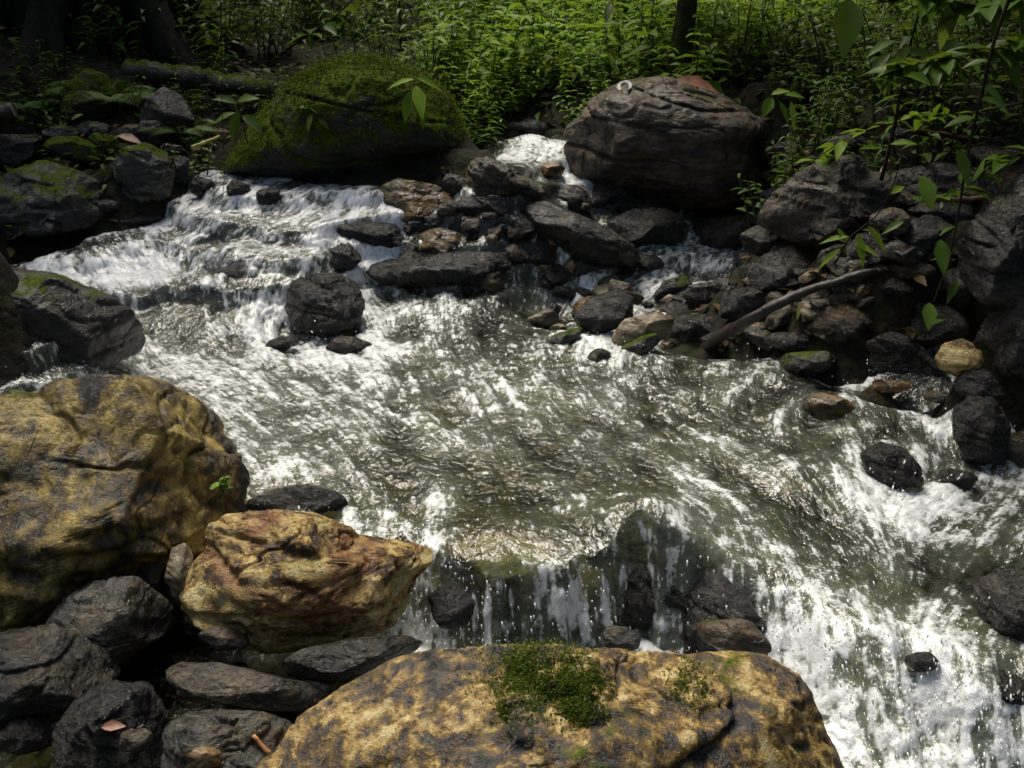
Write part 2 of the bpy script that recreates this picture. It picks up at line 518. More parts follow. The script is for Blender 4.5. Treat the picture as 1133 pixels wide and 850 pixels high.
def water_material():
    k = NT('rushing_water')
    v = k.n('TexCoord').outputs['Object']
    foam = k.n('Attribute', attribute_name='foam').outputs['Fac']
    air = k.n('Attribute', attribute_name='air').outputs['Fac']
    na = k.noise(v, 190, 3, .7)
    nb = k.noise(v, 45, 4, .65, .6)
    parts = []
    for q, ang in enumerate((-50, 0, 50)):
        w = k.n('Attribute', attribute_name='way%d' % q).outputs['Fac']
        mv = k.n('Mapping', vector_type='POINT', ins={'Vector': k.n('VectorRotate', rotation_type='Z_AXIS', ins={'Vector': v, 'Angle': -math.radians(ang)}).outputs[0], 'Scale': (1, .4, .4)}).outputs[0]
        parts.append(k.math('MULTIPLY', k.noise(mv, 70, 2, .5, .5), w))
    S = k.math('ADD', k.math('ADD', parts[0], parts[1]), parts[2])
    f = k.math('ADD', foam, k.math('ADD', k.math('MULTIPLY', k.math('SUBTRACT', S, .5), 1.5), k.math('MULTIPLY', k.math('SUBTRACT', na, .5), .5)))
    f = k.math('MULTIPLY', k.range(f, .47, .98), k.range(foam, .10, .45))
    hb = k.math('ADD', S, k.math('MULTIPLY', nb, .5))
    bp = k.n('Bump', ins={'Strength': .8, 'Distance': .010, 'Height': hb}).outputs[0]
    bpf = k.n('Bump', ins={'Strength': .7, 'Distance': .008, 'Height': k.math('ADD', S, k.math('MULTIPLY', na, .3))}).outputs[0]
    gl = k.n('BsdfGlossy', ins={'Color': g(1, 1, 1), 'Roughness': .11, 'Normal': bp}).outputs[0]
    tr = k.n('BsdfTransparent', ins={'Color': g(.66, .70, .50)}).outputs[0]
    mk = k.n('BsdfDiffuse', ins={'Color': g(.36, .40, .30), 'Normal': bp}).outputs[0]
    body = k.n('MixShader', ins={0: k.math('MULTIPLY', air, .48), 1: tr, 2: mk}).outputs[0]
    fr = k.n('Fresnel', ins={'IOR': 1.5, 'Normal': bp}).outputs[0]
    wtr = k.n('MixShader', ins={0: fr, 1: body, 2: gl}).outputs[0]
    fo = k.n('BsdfPrincipled', ins={'Base Color': g(.74, .76, .76), 'Roughness': .2, 'Specular IOR Level': .8, 'Normal': bpf}).outputs[0]
    return k.out(k.n('MixShader', ins={0: f, 1: wtr, 2: fo}).outputs[0])


def drop_material():
    k = NT('white_spray')
    return k.out(k.n('BsdfPrincipled', ins={'Base Color': g(.8, .82, .82), 'Roughness': .2}).outputs[0])


M['land'] = land_material()
M['water'] = water_material()
M['spray'] = drop_material()

# ------------------------------------------------------------------ ground
def axis(lo, hi, fine, f0, f1, grow=1.12):
    a = list(np.arange(f0, f1, fine))
    s, p = fine, f1
    while p < hi:
        a.append(p); s *= grow; p += s
    a.append(hi)
    s, p = fine, f0
    b = []
    while p > lo:
        s *= grow; p -= s; b.append(max(p, lo))
    return np.array(b[::-1] + a)


gx = axis(-60, 60, .022, -3.2, 3.2)
gy = axis(-30, 90, .02, 1.2, 7.5)
X, Y = np.meshgrid(gx, gy)
xf, yf = X.ravel(), Y.ravel()
Z = land_z(xf, yf)
wz = water_z(xf, yf)
inw = sstep(.0, .05, wz - Z)
near = np.exp(-((yf - 4) / 9) ** 2)
p3 = np.c_[xf, yf, Z * 0]
cob = np.abs(vnoise(p3 * 9)) * .05 + fbm(p3 * 4, 4) * .02
Z = Z + cob * near - .02 + (1 - near) * fbm(p3 * .35, 4) * .5 + (1 - inw) * near * fbm(p3 * 2.2, 4) * .035
nyr, nxr = X.shape
idx = np.arange(nyr * nxr).reshape(nyr, nxr)
quads = np.c_[idx[:-1, :-1].ravel(), idx[:-1, 1:].ravel(), idx[1:, 1:].ravel(), idx[1:, :-1].ravel()]
ground = mesh_obj('ground', np.c_[xf, yf, Z], quads, M['land'])
at = ground.data.attributes.new('wet', 'FLOAT', 'POINT')
at.data.foreach_set('value', inw.astype(np.float32))
tag(ground, kind='structure')

# ------------------------------------------------------------------ rocks
ICO = {}


def ico(level):
    if level not in ICO:
        bm = bmesh.new()
        bmesh.ops.create_icosphere(bm, subdivisions=level, radius=1.0)
        bm.verts.ensure_lookup_table()
        V = np.array([v.co[:] for v in bm.verts])
        Fc = np.array([[v.index for v in f.verts] for f in bm.faces], np.int32)
        bm.free()
        ICO[level] = (V, Fc)
    return ICO[level]


def polar_outline(poly, c):
    """radius of a closed polygon around its centre, per angle"""
    A = np.linspace(-math.pi, math.pi, 721)
    R = np.zeros(721)
    q = np.array(poly) - c
    n = len(q)
    for i in range(n):
        a, b = q[i], q[(i + 1) % n]
        e = b - a
        den = np.cos(A) * e[1] - np.sin(A) * e[0]
        den = np.where(abs(den) < 1e-9, 1e-9, den)
        t = (a[0] * e[1] - a[1] * e[0]) / den
        s = (a[0] * np.sin(A) - a[1] * np.cos(A)) / den
        ok = (t > 0) & (s >= -1e-6) & (s <= 1 + 1e-6)
        R = np.where(ok, np.maximum(R, t), R)
    R[R == 0] = R[R > 0].mean()
    ker = np.exp(-(np.arange(-14, 15) / 5.0) ** 2)
    ker /= ker.sum()
    Rp = np.r_[R[-15:-1], R, R[1:15]]
    return A, np.convolve(Rp, ker, 'valid')


def ell(cx, cy, w, h, ang=0, seed=0):
    rs = np.random.RandomState(seed + int(cx) * 7 + int(cy))
    n = 11
    th = np.arange(n) * 2 * math.pi / n + rs.uniform(-.2, .2, n)
    r = 1 + rs.uniform(-.16, .14, n)
    x, y = np.cos(th) * w / 2 * r, np.sin(th) * h / 2 * r
    a = math.radians(ang)
    return [(cx + x[i] * math.cos(a) - y[i] * math.sin(a), cy + x[i] * math.sin(a) + y[i] * math.cos(a)) for i in range(n)]


ROCKS = []          # x, y, radius, for the foam that collects round them


def rock(poly, mat, label, name='river_rock', cat='rock', y=None, thick=.55, level=5, seed=None, rough=1.0, cuts=4, top=.8, group=None, drop=0.0, topn=None, boxy=.85, dip=0.25, base=None):
    poly = np.array(poly, float)
    px, py = poly.mean(0)
    bx, by = poly[np.argmax(poly[:, 1])]
    w_px = np.ptp(poly[:, 0])
    if seed is None:
        seed = int(px * 3 + py * 5)
    rs = np.random.RandomState(seed)
    if y is None:
        h = hit(px, base or by)
        y0 = h[1]
        y = y0 + .42 * thick * (w_px / F * y0)
    depth = y / ray(px, py)[1]
    C = EYE + ray(px, py) * depth
    sc = depth / F
    Wd = w_px * sc
    q = np.c_[poly[:, 0] - px, -(poly[:, 1] - py)] * sc
    A, R = polar_outline(q, np.zeros(2))
    V, Fc = ico(level)
    wdir = -ray(px, py)
    wdir /= np.linalg.norm(wdir)
    u = np.cross(UP, wdir); u /= np.linalg.norm(u)
    v = np.cross(wdir, u)
    ang = np.arctan2(V[:, 1], V[:, 0])
    c = np.sqrt(V[:, 0] ** 2 + V[:, 1] ** 2)
    rad = np.interp(ang, A, R) * c ** boxy
    T = thick * Wd * .5
    dz = T * np.sign(V[:, 2]) * np.abs(V[:, 2]) ** .9
    P = np.c_[rad * np.cos(ang), rad * np.sin(ang), dz]
    Q = P[:, :1] * u + P[:, 1:2] * v + P[:, 2:] * wdir                  # world, about C
    # flat breaks
    pl = []
    if topn is None:
        topn = (rs.uniform(-.2, .2), rs.uniform(-.45, -.15), 1.0)
    pl.append((np.array(topn), top))
    for _ in range(cuts * 5):
        th = rs.uniform(0, 2 * math.pi)
        n = math.cos(th) * u * .9 + rs.uniform(-.3, .8) * v + wdir * rs.uniform(-.3, 1.2)
        pl.append((n, rs.uniform(.70, .96)))
    for n, k in pl:
        n = n / np.linalg.norm(n)
        d = Q @ n
        lim = d.max() * k
        Q -= n * (np.clip(d - lim, 0, None) * .96)[:, None]
    size = max(.02, math.sqrt(Wd * np.ptp(poly[:, 1]) * sc))
    nrm = Q / (np.linalg.norm(Q, axis=1)[:, None] + 1e-9)
    off = rs.rand(3) * 60
    S = Q / size
    e = np.array([math.sin(dip), 0, math.cos(dip)])                     # bedding normal
    st = (S @ e)[:, None] * e * 3.0 + S
    disp = fbm(S * 1.6 + off, 3) * .045 + (1 - np.abs(fbm(st * 2.0 + off, 4))) * .022 - .02 + fbm(S * 9 + off, 4, .6) * .011
    if level >= 6:
        disp = disp + fbm(S * 30 + off, 3, .6) * .0035
        cr = np.abs(vnoise(st * 1.5 + off + 5))
        disp = disp - .03 * np.exp(-(cr / .05) ** 2)
        disp = disp - .016 * np.exp(-(np.abs(vnoise(S * 5 + off)) / .05) ** 2) - .008 * np.exp(-(np.abs(vnoise(S * 12 + off)) / .07) ** 2)
    Q = Q + nrm * (disp * size * rough)[:, None]
    # bring the outline back to the one asked for, whatever was broken off
    for _ in range(2):
        a_, b_, c_ = Q @ u, Q @ v, Q @ wdir
        an, rr_ = np.arctan2(b_, a_), np.sqrt(a_ ** 2 + b_ ** 2)
        nb = 60
        bi = ((an + math.pi) / (2 * math.pi) * nb).astype(int) % nb
        mx = np.zeros(nb)
        np.maximum.at(mx, bi, rr_)
        cen = (np.arange(nb) + .5) / nb * 2 * math.pi - math.pi
        fac = np.clip(np.interp(cen, A, R) / np.maximum(mx, 1e-4), .8, 1.5)
        fac = np.convolve(np.r_[fac[-1], fac, fac[0]], [.25, .5, .25], 'valid')
        k_ = np.interp(an, np.r_[cen - 2 * math.pi, cen, cen + 2 * math.pi], np.tile(fac, 3))
        Q = Q + ((k_ - 1) * a_)[:, None] * u + ((k_ - 1) * b_)[:, None] * v
    base = C.copy()
    o = mesh_obj(name, Q, Fc, M[mat])
    o.location = tuple(base + np.array([0, 0, -drop]))
    tag(o, label, cat, group)
    ROCKS.append((C[0], C[1], Wd / 2, T, C[2] - drop + Q[:, 2].max()))
    return o


# -- foreground
front_rock = rock([(282, 852), (325, 805), (365, 765), (440, 722), (500, 714), (580, 713), (680, 716), (760, 714), (850, 707), (878, 725), (912, 780), (940, 830), (948, 880), (935, 960), (600, 985), (290, 960)],
     'goldmoss', 'large yellow and black lichened rock with a green moss cushion, nearest the camera', 'boulder', 'boulder', y=1.72, thick=.55, level=7, cuts=2, top=.93, rough=1.1, boxy=.6, topn=(0, -.3, 1))
golden = rock([(203, 640), (215, 615), (235, 600), (228, 580), (258, 566), (300, 562), (345, 568), (400, 590), (440, 599), (487, 604), (480, 622), (458, 650), (445, 680), (425, 702), (380, 718), (300, 722), (240, 705), (215, 690), (200, 665)],
     'gold', 'bright golden rock with rusty seams and a pointed dark tip beside the fall', 'boulder', 'boulder', y=2.42, thick=.75, level=7, cuts=3, top=.92, rough=.9, boxy=.65)
def seam(o, lines, width, depth, colour=1.0):
    """cracks and rusty veins across the near face of a rock"""
    me = o.data
    n = len(me.vertices)
    co = np.empty(n * 3, np.float32); me.vertices.foreach_get('co', co); co = co.reshape(-1, 3)
    P = co + np.array(o.location) - EYE
    z = P @ FWD
    q = np.c_[P @ RIGHT / z * F + CX, CY - P @ UP / z * F]
    q = q + np.c_[vnoise(co * 30), vnoise(co * 30 + 9)] * 3.0
    d = np.full(n, 1e9)
    for ln in lines:
        ln = np.array(ln, float)
        for a, b in zip(ln[:-1], ln[1:]):
            t = np.clip(((q - a) @ (b - a)) / ((b - a) @ (b - a)), 0, 1)
            d = np.minimum(d, np.linalg.norm(q - a - t[:, None] * (b - a), axis=1))
    w = np.exp(-(d / width) ** 2) * (z < np.median(z))
    dirn = co / (np.linalg.norm(co, axis=1)[:, None] + 1e-9)
    co = co - dirn * (w * depth)[:, None]
    me.vertices.foreach_set('co', co.astype(np.float32).ravel())
    me.update()
    if colour:
        old = me.attributes.get('seam')
        v = np.clip(np.exp(-(d / (width * 3.0)) ** 2) * colour, 0, 1) * (z < np.median(z))
        if old:
            pv = np.empty(n, np.float32); old.data.foreach_get('value', pv); v = np.maximum(v, pv)
        else:
            old = me.attributes.new('seam', 'FLOAT', 'POINT')
        old.data.foreach_set('value', v.astype(np.float32))


seam(golden, [[(244, 589), (268, 596), (293, 601)], [(231, 603), (247, 624), (261, 644), (283, 648), (318, 648), (350, 656)]], 3.0, .014, .5)
seam(golden, [[(233, 612), (254, 640), (283, 656), (307, 672), (340, 684), (375, 680)], [(300, 575), (275, 590)]], 3.5, .004, 1.0)
seam(golden, [[(385, 590), (378, 630), (370, 660)], [(410, 600), (400, 640)]], 5.0, .005, .8)
rock([(-90, 450), (0, 432), (60, 425), (110, 416), (150, 410), (190, 420), (215, 432), (240, 455), (262, 500), (272, 540), (264, 575), (245, 605), (205, 625), (150, 645), (100, 675), (40, 700), (-90, 730)],
     'goldbrown', 'big brown and gold boulder with green tinged grooves above the golden rock', 'boulder', 'boulder', y=2.78, thick=.85, level=7, cuts=3, top=.86, rough=.8, boxy=.6, topn=(-.1, -.35, 1))
rock([(55, 682), (75, 655), (110, 638), (150, 640), (185, 668), (197, 685), (180, 708), (150, 725), (120, 745), (80, 742), (50, 715)],
     'grey', 'smooth blue grey rock wedged under the big brown and gold boulder', y=2.30, thick=.8, level=6, cuts=3)
rock([(-60, 705), (10, 692), (60, 692), (90, 705), (120, 720), (135, 745), (115, 775), (60, 800), (-60, 815)],
     'slate', 'broad dark rounded rock below the blue grey rock', y=2.12, thick=.8, level=6)
rock([(62, 800), (85, 770), (120, 752), (165, 760), (182, 790), (195, 880), (55, 880)],
     'black', 'black angular rock with a pale ridge across its top, lowest in its pile', y=1.92, thick=.8, level=6)
rock([(183, 738), (200, 727), (240, 730), (300, 748), (350, 760), (372, 778), (350, 797), (290, 787), (230, 772), (195, 760)],
     'brown', 'long flat olive brown slab sloping beneath the golden rock', 'stone_slab', 'stone slab', y=2.02, thick=.6, level=6, cuts=2, rough=.6)
rock([(183, 800), (205, 785), (235, 783), (290, 790), (322, 802), (338, 830), (330, 885), (180, 885)],
     'grey', 'lumpy grey rock in front of the olive brown slab', y=1.82, thick=.8, level=6, rough=1.3)
rock([(311, 730), (330, 716), (380, 708), (430, 702), (472, 708), (468, 722), (420, 738), (370, 757), (325, 750)],
     'slate', 'thin dark slab tucked below the golden rock beside the fall', 'stone_slab', 'stone slab', y=2.13, thick=.6, level=6, cuts=2, rough=.6)
rock([(182, 640), (190, 606), (205, 600), (214, 615), (212, 650), (195, 672)], 'tan', 'small striped wet stone standing between golden rock and brown boulder', 'stone', 'stone', y=2.44, thick=.8)
rock([(146, 648), (162, 620), (176, 614), (180, 630), (172, 655), (155, 664)], 'grey', 'pale grey splinter of stone leaning on the brown boulder', 'stone', 'stone', y=2.48, thick=.7)
rock([(268, 556), (300, 540), (340, 535), (375, 545), (388, 562), (340, 574), (280, 572)], 'black', 'flat black stone awash just behind the golden rock', 'stone', 'stone', thick=.9)
rock(ell(250, 706, 56, 26, 10), 'rust', 'rust red stone in the gap beneath the golden rock', 'stone', 'stone', y=2.2)
rock(ell(225, 768, 60, 22, 5), 'rust', 'small red brown stone behind the lumpy grey rock', 'stone', 'stone', y=2.04)
rock(ell(25, 815, 70, 44, 0), 'slate', 'wet dark stone at the corner beside the black angular rock', 'stone', 'stone', y=1.95)
rock(ell(150, 820, 40, 26, 0), 'brown', 'small brown stone lying on the foot of the black angular rock', 'stone', 'stone', y=1.82)
rock(ell(225, 840, 40, 26, 0), 'amber', 'small amber stone at the foot of the lumpy grey rock', 'stone', 'stone', y=1.72)

# -- the fall
rock([(640, 612), (655, 590), (690, 574), (730, 562), (755, 570), (772, 598), (790, 640), (790, 700), (660, 700), (640, 655)], 'black', 'black rock standing in the lip of the fall', 'boulder', 'boulder', y=2.70, thick=.6, level=6, rough=1.2)
rock([(470, 592), (510, 572), (575, 568), (630, 585), (645, 610), (635, 650), (560, 665), (490, 655)], 'amber', 'smooth amber rock under the clear water at the lip', 'boulder', 'boulder', y=2.74, thick=.9, level=5, rough=.4, cuts=1, drop=.05)
rock([(450, 650), (520, 628), (600, 640), (640, 665), (640, 740), (450, 740)], 'black', 'dark rock face behind the curtain of falling water', 'boulder', 'boulder', y=2.66, thick=.5, level=6, rough=1.3)
rock([(750, 650), (790, 625), (840, 640), (868, 690), (860, 750), (750, 750)], 'black', 'dark wet rock face under the chute', 'boulder', 'boulder', y=2.52, thick=.5, level=6, rough=1.2)
rock(ell(815, 705, 84, 40, 12), 'rust', 'dark red brown rock at the foot of the chute', y=2.24)
rock(ell(684, 708, 46, 36, 0), 'grey', 'round grey green stone in the pool below the fall', 'stone', 'stone', y=2.24)
rock(ell(500, 670, 60, 50, 20), 'black', 'small black rock wetted by the fall beside the golden rock', y=2.42)
rock(ell(1022, 722, 40, 22, 0), 'black', 'small black stone in the white chute', 'stone', 'stone', y=2.24, drop=.025)
rock(ell(1105, 750, 90, 70, 30), 'black', 'dark streaming rock at the edge of the lower pool', y=2.2, level=6, drop=.03)
rock([(1080, 650), (1105, 630), (1140, 625), (1200, 640), (1200, 720), (1130, 715), (1085, 690)], 'slate', 'dark wet rock at the edge above the lower pool', y=2.38, level=6)
rock([(952, 502), (975, 488), (1000, 495), (1018, 515), (1022, 538), (985, 542), (958, 525)], 'black', 'black rounded rock above the foaming side pool', level=6)
rock([(1055, 452), (1075, 437), (1100, 440), (1116, 470), (1112, 515), (1070, 512), (1056, 485)], 'black', 'dark upright rock with water running down beside the side pool', level=6)
rock(ell(1130, 500, 50, 50, 0), 'slate', 'grey rock at the edge of the side pool')
rock(ell(1092, 426, 66, 40, 0), 'slate', 'wet grey rock at the water below the yellow stone')
rock(ell(920, 447, 64, 34, 10), 'amber', 'amber stone under shallow water below the dark bank', 'stone', 'stone', drop=.02)
rock(ell(1060, 530, 44, 24, 10), 'black', 'small black stone at the back of the side pool', 'stone', 'stone')
rock(ell(1040, 440, 40, 16, 10), 'brown', 'low brown stone in the shallows by the upright rock', 'stone', 'stone')
rock(ell(985, 428, 46, 16, -5), 'amber', 'flat amber stone in the shallows under the dark slab', 'stone', 'stone')

# -- left
rock([(-90, 302), (0, 293), (60, 300), (120, 325), (157, 355), (156, 390), (100, 415), (0, 425), (-90, 425)], 'mossblack', 'low dark mossy rock with a shiny sloping top in the stream', 'boulder', 'boulder', thick=1.0, level=6, top=.78, topn=(.25, -.25, 1), rough=.7, base=394)
rock([(-60, 207), (0, 199), (50, 178), (95, 190), (130, 210), (150, 225), (178, 237), (150, 247), (105, 252), (60, 264), (0, 272), (-60, 277)], 'mossgrey', 'wide grey rock with a moss fringe and a wet pale face at the stream edge', 'boulder', 'boulder', thick=.9, level=6, top=.72, rough=.8)
rock([(-40, 162), (0, 150), (45, 145), (54, 160), (47, 177), (0, 186), (-40, 188)], 'slate', 'dark grey slab resting behind the wide moss fringed rock', 'stone_slab', 'stone slab', thick=.9)
rock([(48, 165), (60, 153), (85, 151), (115, 161), (127, 173), (118, 187), (90, 182), (65, 175)], 'moss', 'long mossy stone lying on the wide moss fringed rock', 'stone', 'stone', thick=.6, cuts=1)
rock(ell(118, 161, 36, 24, 25), 'moss', 'small round mossy stone beside the long mossy stone', 'stone', 'stone')
rock([(124, 187), (135, 166), (160, 157), (185, 167), (193, 190), (187, 215), (165, 228), (140, 224), (127, 207)], 'mossgrey', 'squat grey rock with a mossy cap at the water', level=6, thick=.8)
rock([(163, 112), (180, 96), (200, 104), (216, 130), (207, 150), (190, 162), (165, 152), (155, 135)], 'slate', 'dark leaning boulder under the fallen mossy log', 'boulder', 'boulder', thick=.8)
rock([(148, 150), (158, 134), (180, 133), (198, 150), (190, 160), (160, 162)], 'grey', 'pale topped grey rock below the dark leaning boulder')
rock(ell(192, 169, 30, 20, 5), 'slate', 'small smooth grey stone at the head of the left channel', 'stone', 'stone')
rock([(190, 200), (192, 182), (203, 172), (217, 180), (215, 200), (205, 208)], 'black', 'black stone with a pale flat top beside the squat mossy rock', 'stone', 'stone')
rock([(209, 204), (218, 195), (235, 199), (243, 212), (228, 220), (212, 215)], 'black', 'black rounded stone at the edge of the white channel', 'stone', 'stone')
rock(ell(297, 219, 28, 24, 0), 'black', 'little black stone poking out of the white water', 'stone', 'stone')
rock(ell(262, 210, 28, 22, 0), 'slate', 'grey stone overrun by white water near the big mossy boulder', 'stone', 'stone')
rock(ell(102, 145, 40, 22, 0), 'mossblack', 'dark mossy stone above the long mossy stone', 'stone', 'stone')
rock(ell(70, 150, 44, 26, 0), 'mossblack', 'dark mossy stone above the grey slab', 'stone', 'stone')
rock(ell(150, 148, 50, 20, -8), 'rust', 'rusty brown stone among the mossy stones', 'stone', 'stone')
rock([(68, 128), (74, 98), (95, 76), (118, 82), (130, 105), (128, 132), (95, 140)], 'moss', 'green mossy hummock rock under the fern', 'boulder', 'boulder', thick=.9)
rock(ell(120, 228, 26, 16, 0), 'slate', 'small wet stone in a hollow of the moss fringed rock', 'stone', 'stone', y=5.0)
rock(ell(150, 244, 70, 14, -8), 'black', 'thin black ledge stone at the foot of the moss fringed rock', 'stone', 'stone')
rock([(200, 285), (240, 266), (300, 261), (352, 263), (360, 300), (300, 306), (215, 306)], 'slate', 'dark ledge rock with water spilling over it', 'boulder', 'boulder', thick=.7, drop=.075)
rock(ell(135, 272, 110, 40, 5), 'amber', 'brown rock drowned under the upper chute', 'boulder', 'boulder', thick=.8, drop=.10)
rock([(314, 342), (321, 312), (345, 301), (375, 302), (396, 312), (405, 337), (396, 362), (360, 377), (330, 368)], 'black', 'black block of rock midstream with water sliding off its shoulders', 'boulder', 'boulder', thick=.9, level=6)
rock(ell(312, 380, 46, 18, -15), 'black', 'small black stone breaking the rapid in front of the black block', 'stone', 'stone')
rock(ell(386, 380, 52, 26, 0), 'slate', 'wet dome of stone beside the black block midstream', 'stone', 'stone', drop=.015)

# -- centre
moss_boulder = rock([(243, 195), (262, 160), (290, 120), (330, 90), (370, 70), (400, 63), (430, 66), (470, 80), (497, 105), (516, 130), (524, 150), (516, 170), (480, 182), (420, 196), (350, 206), (280, 208)],
     'moss', 'great moss covered boulder at the head of the stream', 'boulder', 'boulder', y=5.75, thick=.9, level=7, top=.97, cuts=0, rough=.9, boxy=.75)
big_boulder = rock([(619, 152), (632, 125), (655, 100), (690, 85), (730, 83), (770, 92), (800, 107), (826, 125), (846, 138), (850, 152), (839, 165), (843, 197), (838, 222), (800, 238), (740, 232), (700, 218), (650, 207), (628, 192)],
     'rust', 'great grey and rust boulder facing the mossy one across the cascade', 'boulder', 'boulder', y=5.6, thick=.8, level=7, top=.92, cuts=1, rough=.75, dip=.15, boxy=.7)
rock([(553, 150), (560, 136), (585, 130), (625, 136), (630, 150), (590, 157)], 'grey', 'flat grey slab at the top of the cascade between the great boulders', 'stone_slab', 'stone slab', y=6.15)
rock(ell(532, 156, 66, 24, 4), 'black', 'low black rock at the top of the cascade beside the mossy boulder')
rock(ell(568, 126, 34, 26, 0), 'black', 'black rock standing in the herbs above the cascade', y=6.5)
rock([(514, 188), (522, 175), (540, 173), (565, 184), (590, 199), (608, 212), (602, 224), (540, 228), (514, 218)], 'brown', 'brown grey boulder with a bright top below the small cascade', 'boulder', 'boulder', thick=.9, level=6)
rock(ell(604, 189, 44, 18, 0), 'amber', 'small red brown stone beside the small cascade', 'stone', 'stone')
rock([(412, 225), (420, 206), (440, 196), (456, 199), (482, 204), (502, 216), (507, 237), (492, 252), (440, 254)], 'amber', 'olive amber rock with a dark right half by the white water', level=6, thick=.9)
rock([(348, 257), (360, 243), (400, 240), (440, 244), (452, 256), (446, 277), (400, 283), (360, 278)], 'black', 'flat black slab jutting into the upper rapid', 'stone_slab', 'stone slab', thick=.9)
rock(ell(382, 285, 36, 32, 20), 'slate', 'grey stone propping the flat black slab', 'stone', 'stone')
rock([(392, 302), (410, 288), (470, 282), (520, 276), (560, 276), (579, 287), (580, 305), (540, 322), (480, 322), (420, 318)], 'black', 'long black slab lying across the front of the central rock pile', 'stone_slab', 'stone slab', thick=.5, cuts=2, level=6, rough=.7)
rock([(564, 236), (575, 221), (600, 219), (640, 237), (680, 254), (708, 275), (710, 294), (680, 300), (640, 293), (610, 272), (580, 252)], 'slate', 'long dark slanting boulder in the middle of the rock pile', 'boulder', 'boulder', thick=.5, level=6, rough=.7, cuts=2)
rock([(440, 272), (455, 258), (490, 251), (520, 262), (538, 279), (500, 288), (450, 286)], 'amber', 'orange brown stone behind the long black slab')
rock(ell(538, 230, 66, 26, 5), 'black', 'black stone in front of the brown grey boulder', 'stone', 'stone')
rock(ell(568, 248, 78, 30, 8), 'slate', 'dark slab under the brown grey boulder', 'stone_slab', 'stone slab')
rock([(556, 288), (570, 266), (610, 257), (636, 262), (640, 280), (620, 295), (575, 298)], 'black', 'dark stone with a light upper edge below the slanting boulder')
rock(ell(587, 284, 34, 16, 0), 'grey', 'small light grey stone beside the long black slab', 'stone', 'stone')
rock(ell(545, 267, 14, 16, 0), 'tan', 'tiny pale tan stone between the dark ones of the pile', 'stone', 'stone')
rock(ell(637, 298, 58, 22, 0), 'grey', 'grey green stone with water running over it below the slanting boulder', 'stone', 'stone')
rock(ell(632, 220, 44, 34, 0), 'slate', 'dark rounded stone with a curved twig on it', 'stone', 'stone')
rock(ell(685, 212, 60, 44, 0), 'black', 'black rock in the shade under the great grey and rust boulder')
rock(ell(715, 228, 60, 24, 0), 'black', 'black stone at the foot of the great grey and rust boulder', 'stone', 'stone')
rock([(670, 244), (700, 230), (740, 229), (759, 246), (754, 270), (700, 275), (678, 268)], 'black', 'black block beside the little side fall', thick=.8)
rock(ell(480, 245, 40, 24, 0), 'slate', 'dark stone next to the olive amber rock', 'stone', 'stone')
rock(ell(505, 205, 34, 26, 30), 'slate', 'wet grey stone between the olive amber rock and the brown grey boulder', 'stone', 'stone')
rock(ell(475, 300, 46, 34, 0), 'black', 'black stone half under the long black slab', 'stone', 'stone')
rock(ell(540, 310, 40, 28, 20), 'rust', 'dark red stone at the end of the long black slab', 'stone', 'stone')
rock(ell(430, 265, 40, 26, 0), 'slate', 'dark stone between the flat slab and the orange brown stone', 'stone', 'stone')
rock(ell(497, 232, 30, 20, 0), 'brown', 'small brown stone above the orange brown one', 'stone', 'stone')
rock(ell(660, 275, 40, 26, 30), 'slate', 'dark stone leaning on the lower end of the slanting boulder', 'stone', 'stone', y=4.98)

# -- right bank
rock([(833, 244), (850, 215), (880, 190), (915, 172), (950, 173), (962, 190), (986, 196), (996, 216), (975, 243), (940, 270), (900, 274), (868, 264)], 'brown', 'angular grey boulder with an ochre front on the far bank', 'boulder', 'boulder', thick=.8, level=6)
rock([(844, 167), (860, 157), (885, 152), (905, 165), (896, 178), (850, 182)], 'grey', 'round grey rock above the angular boulder')
rock(ell(893, 180, 40, 14, -15), 'grey', 'thin pale stone propped above the angular boulder', 'stone', 'stone')
rock([(756, 258), (765, 240), (800, 235), (835, 240), (838, 268), (800, 280), (765, 277)], 'slate', 'dark ledge with the little side fall over it', thick=.9)
rock(ell(847, 266, 58, 38, 0), 'slate', 'rounded streaked rock beside the little side fall')
rock(ell(822, 231, 36, 22, 0), 'black', 'dark stone above the little side fall', 'stone', 'stone')
rock([(826, 298), (845, 281), (875, 271), (892, 280), (907, 297), (900, 318), (860, 326), (830, 318)], 'slate', 'dark rock where the driftwood branch meets the shallows')
rock([(963, 205), (990, 185), (1040, 179), (1095, 193), (1104, 222), (1060, 234), (1000, 230)], 'slate', 'wide dark grey slab high on the bank behind the angular boulder', 'stone_slab', 'stone slab', level=6)
rock([(1064, 265), (1090, 222), (1120, 195), (1190, 182), (1190, 380), (1120, 350), (1085, 335), (1064, 305)], 'slate', 'huge dark rock in deep shade at the edge of the bank', 'boulder', 'boulder', thick=.8, level=6)
rock([(1078, 380), (1100, 337), (1130, 287), (1190, 255), (1190, 440), (1110, 420)], 'mossblack', 'dark mossy boulder beside the yellow stone', 'boulder', 'boulder', thick=.8, level=6)
rock([(1036, 397), (1045, 379), (1065, 374), (1090, 387), (1105, 405), (1097, 420), (1060, 418), (1040, 408)], 'gold', 'bright yellow stone at the foot of the dark mossy boulder', 'stone', 'stone')
rock([(958, 378), (985, 364), (1005, 370), (1030, 394), (1052, 413), (1020, 420), (968, 418)], 'black', 'dark pointed slab next to the yellow stone at the waterline', 'stone_slab', 'stone slab', level=6)
rock([(859, 402), (870, 390), (915, 388), (934, 402), (905, 414), (862, 418)], 'mossgrey', 'flat green grey stone at the waterline', 'stone', 'stone')
rock([(943, 352), (960, 331), (1000, 328), (1050, 339), (1072, 362), (1060, 382), (1000, 384), (953, 373)], 'slate', 'broad grey rock above the dark pointed slab', level=6)
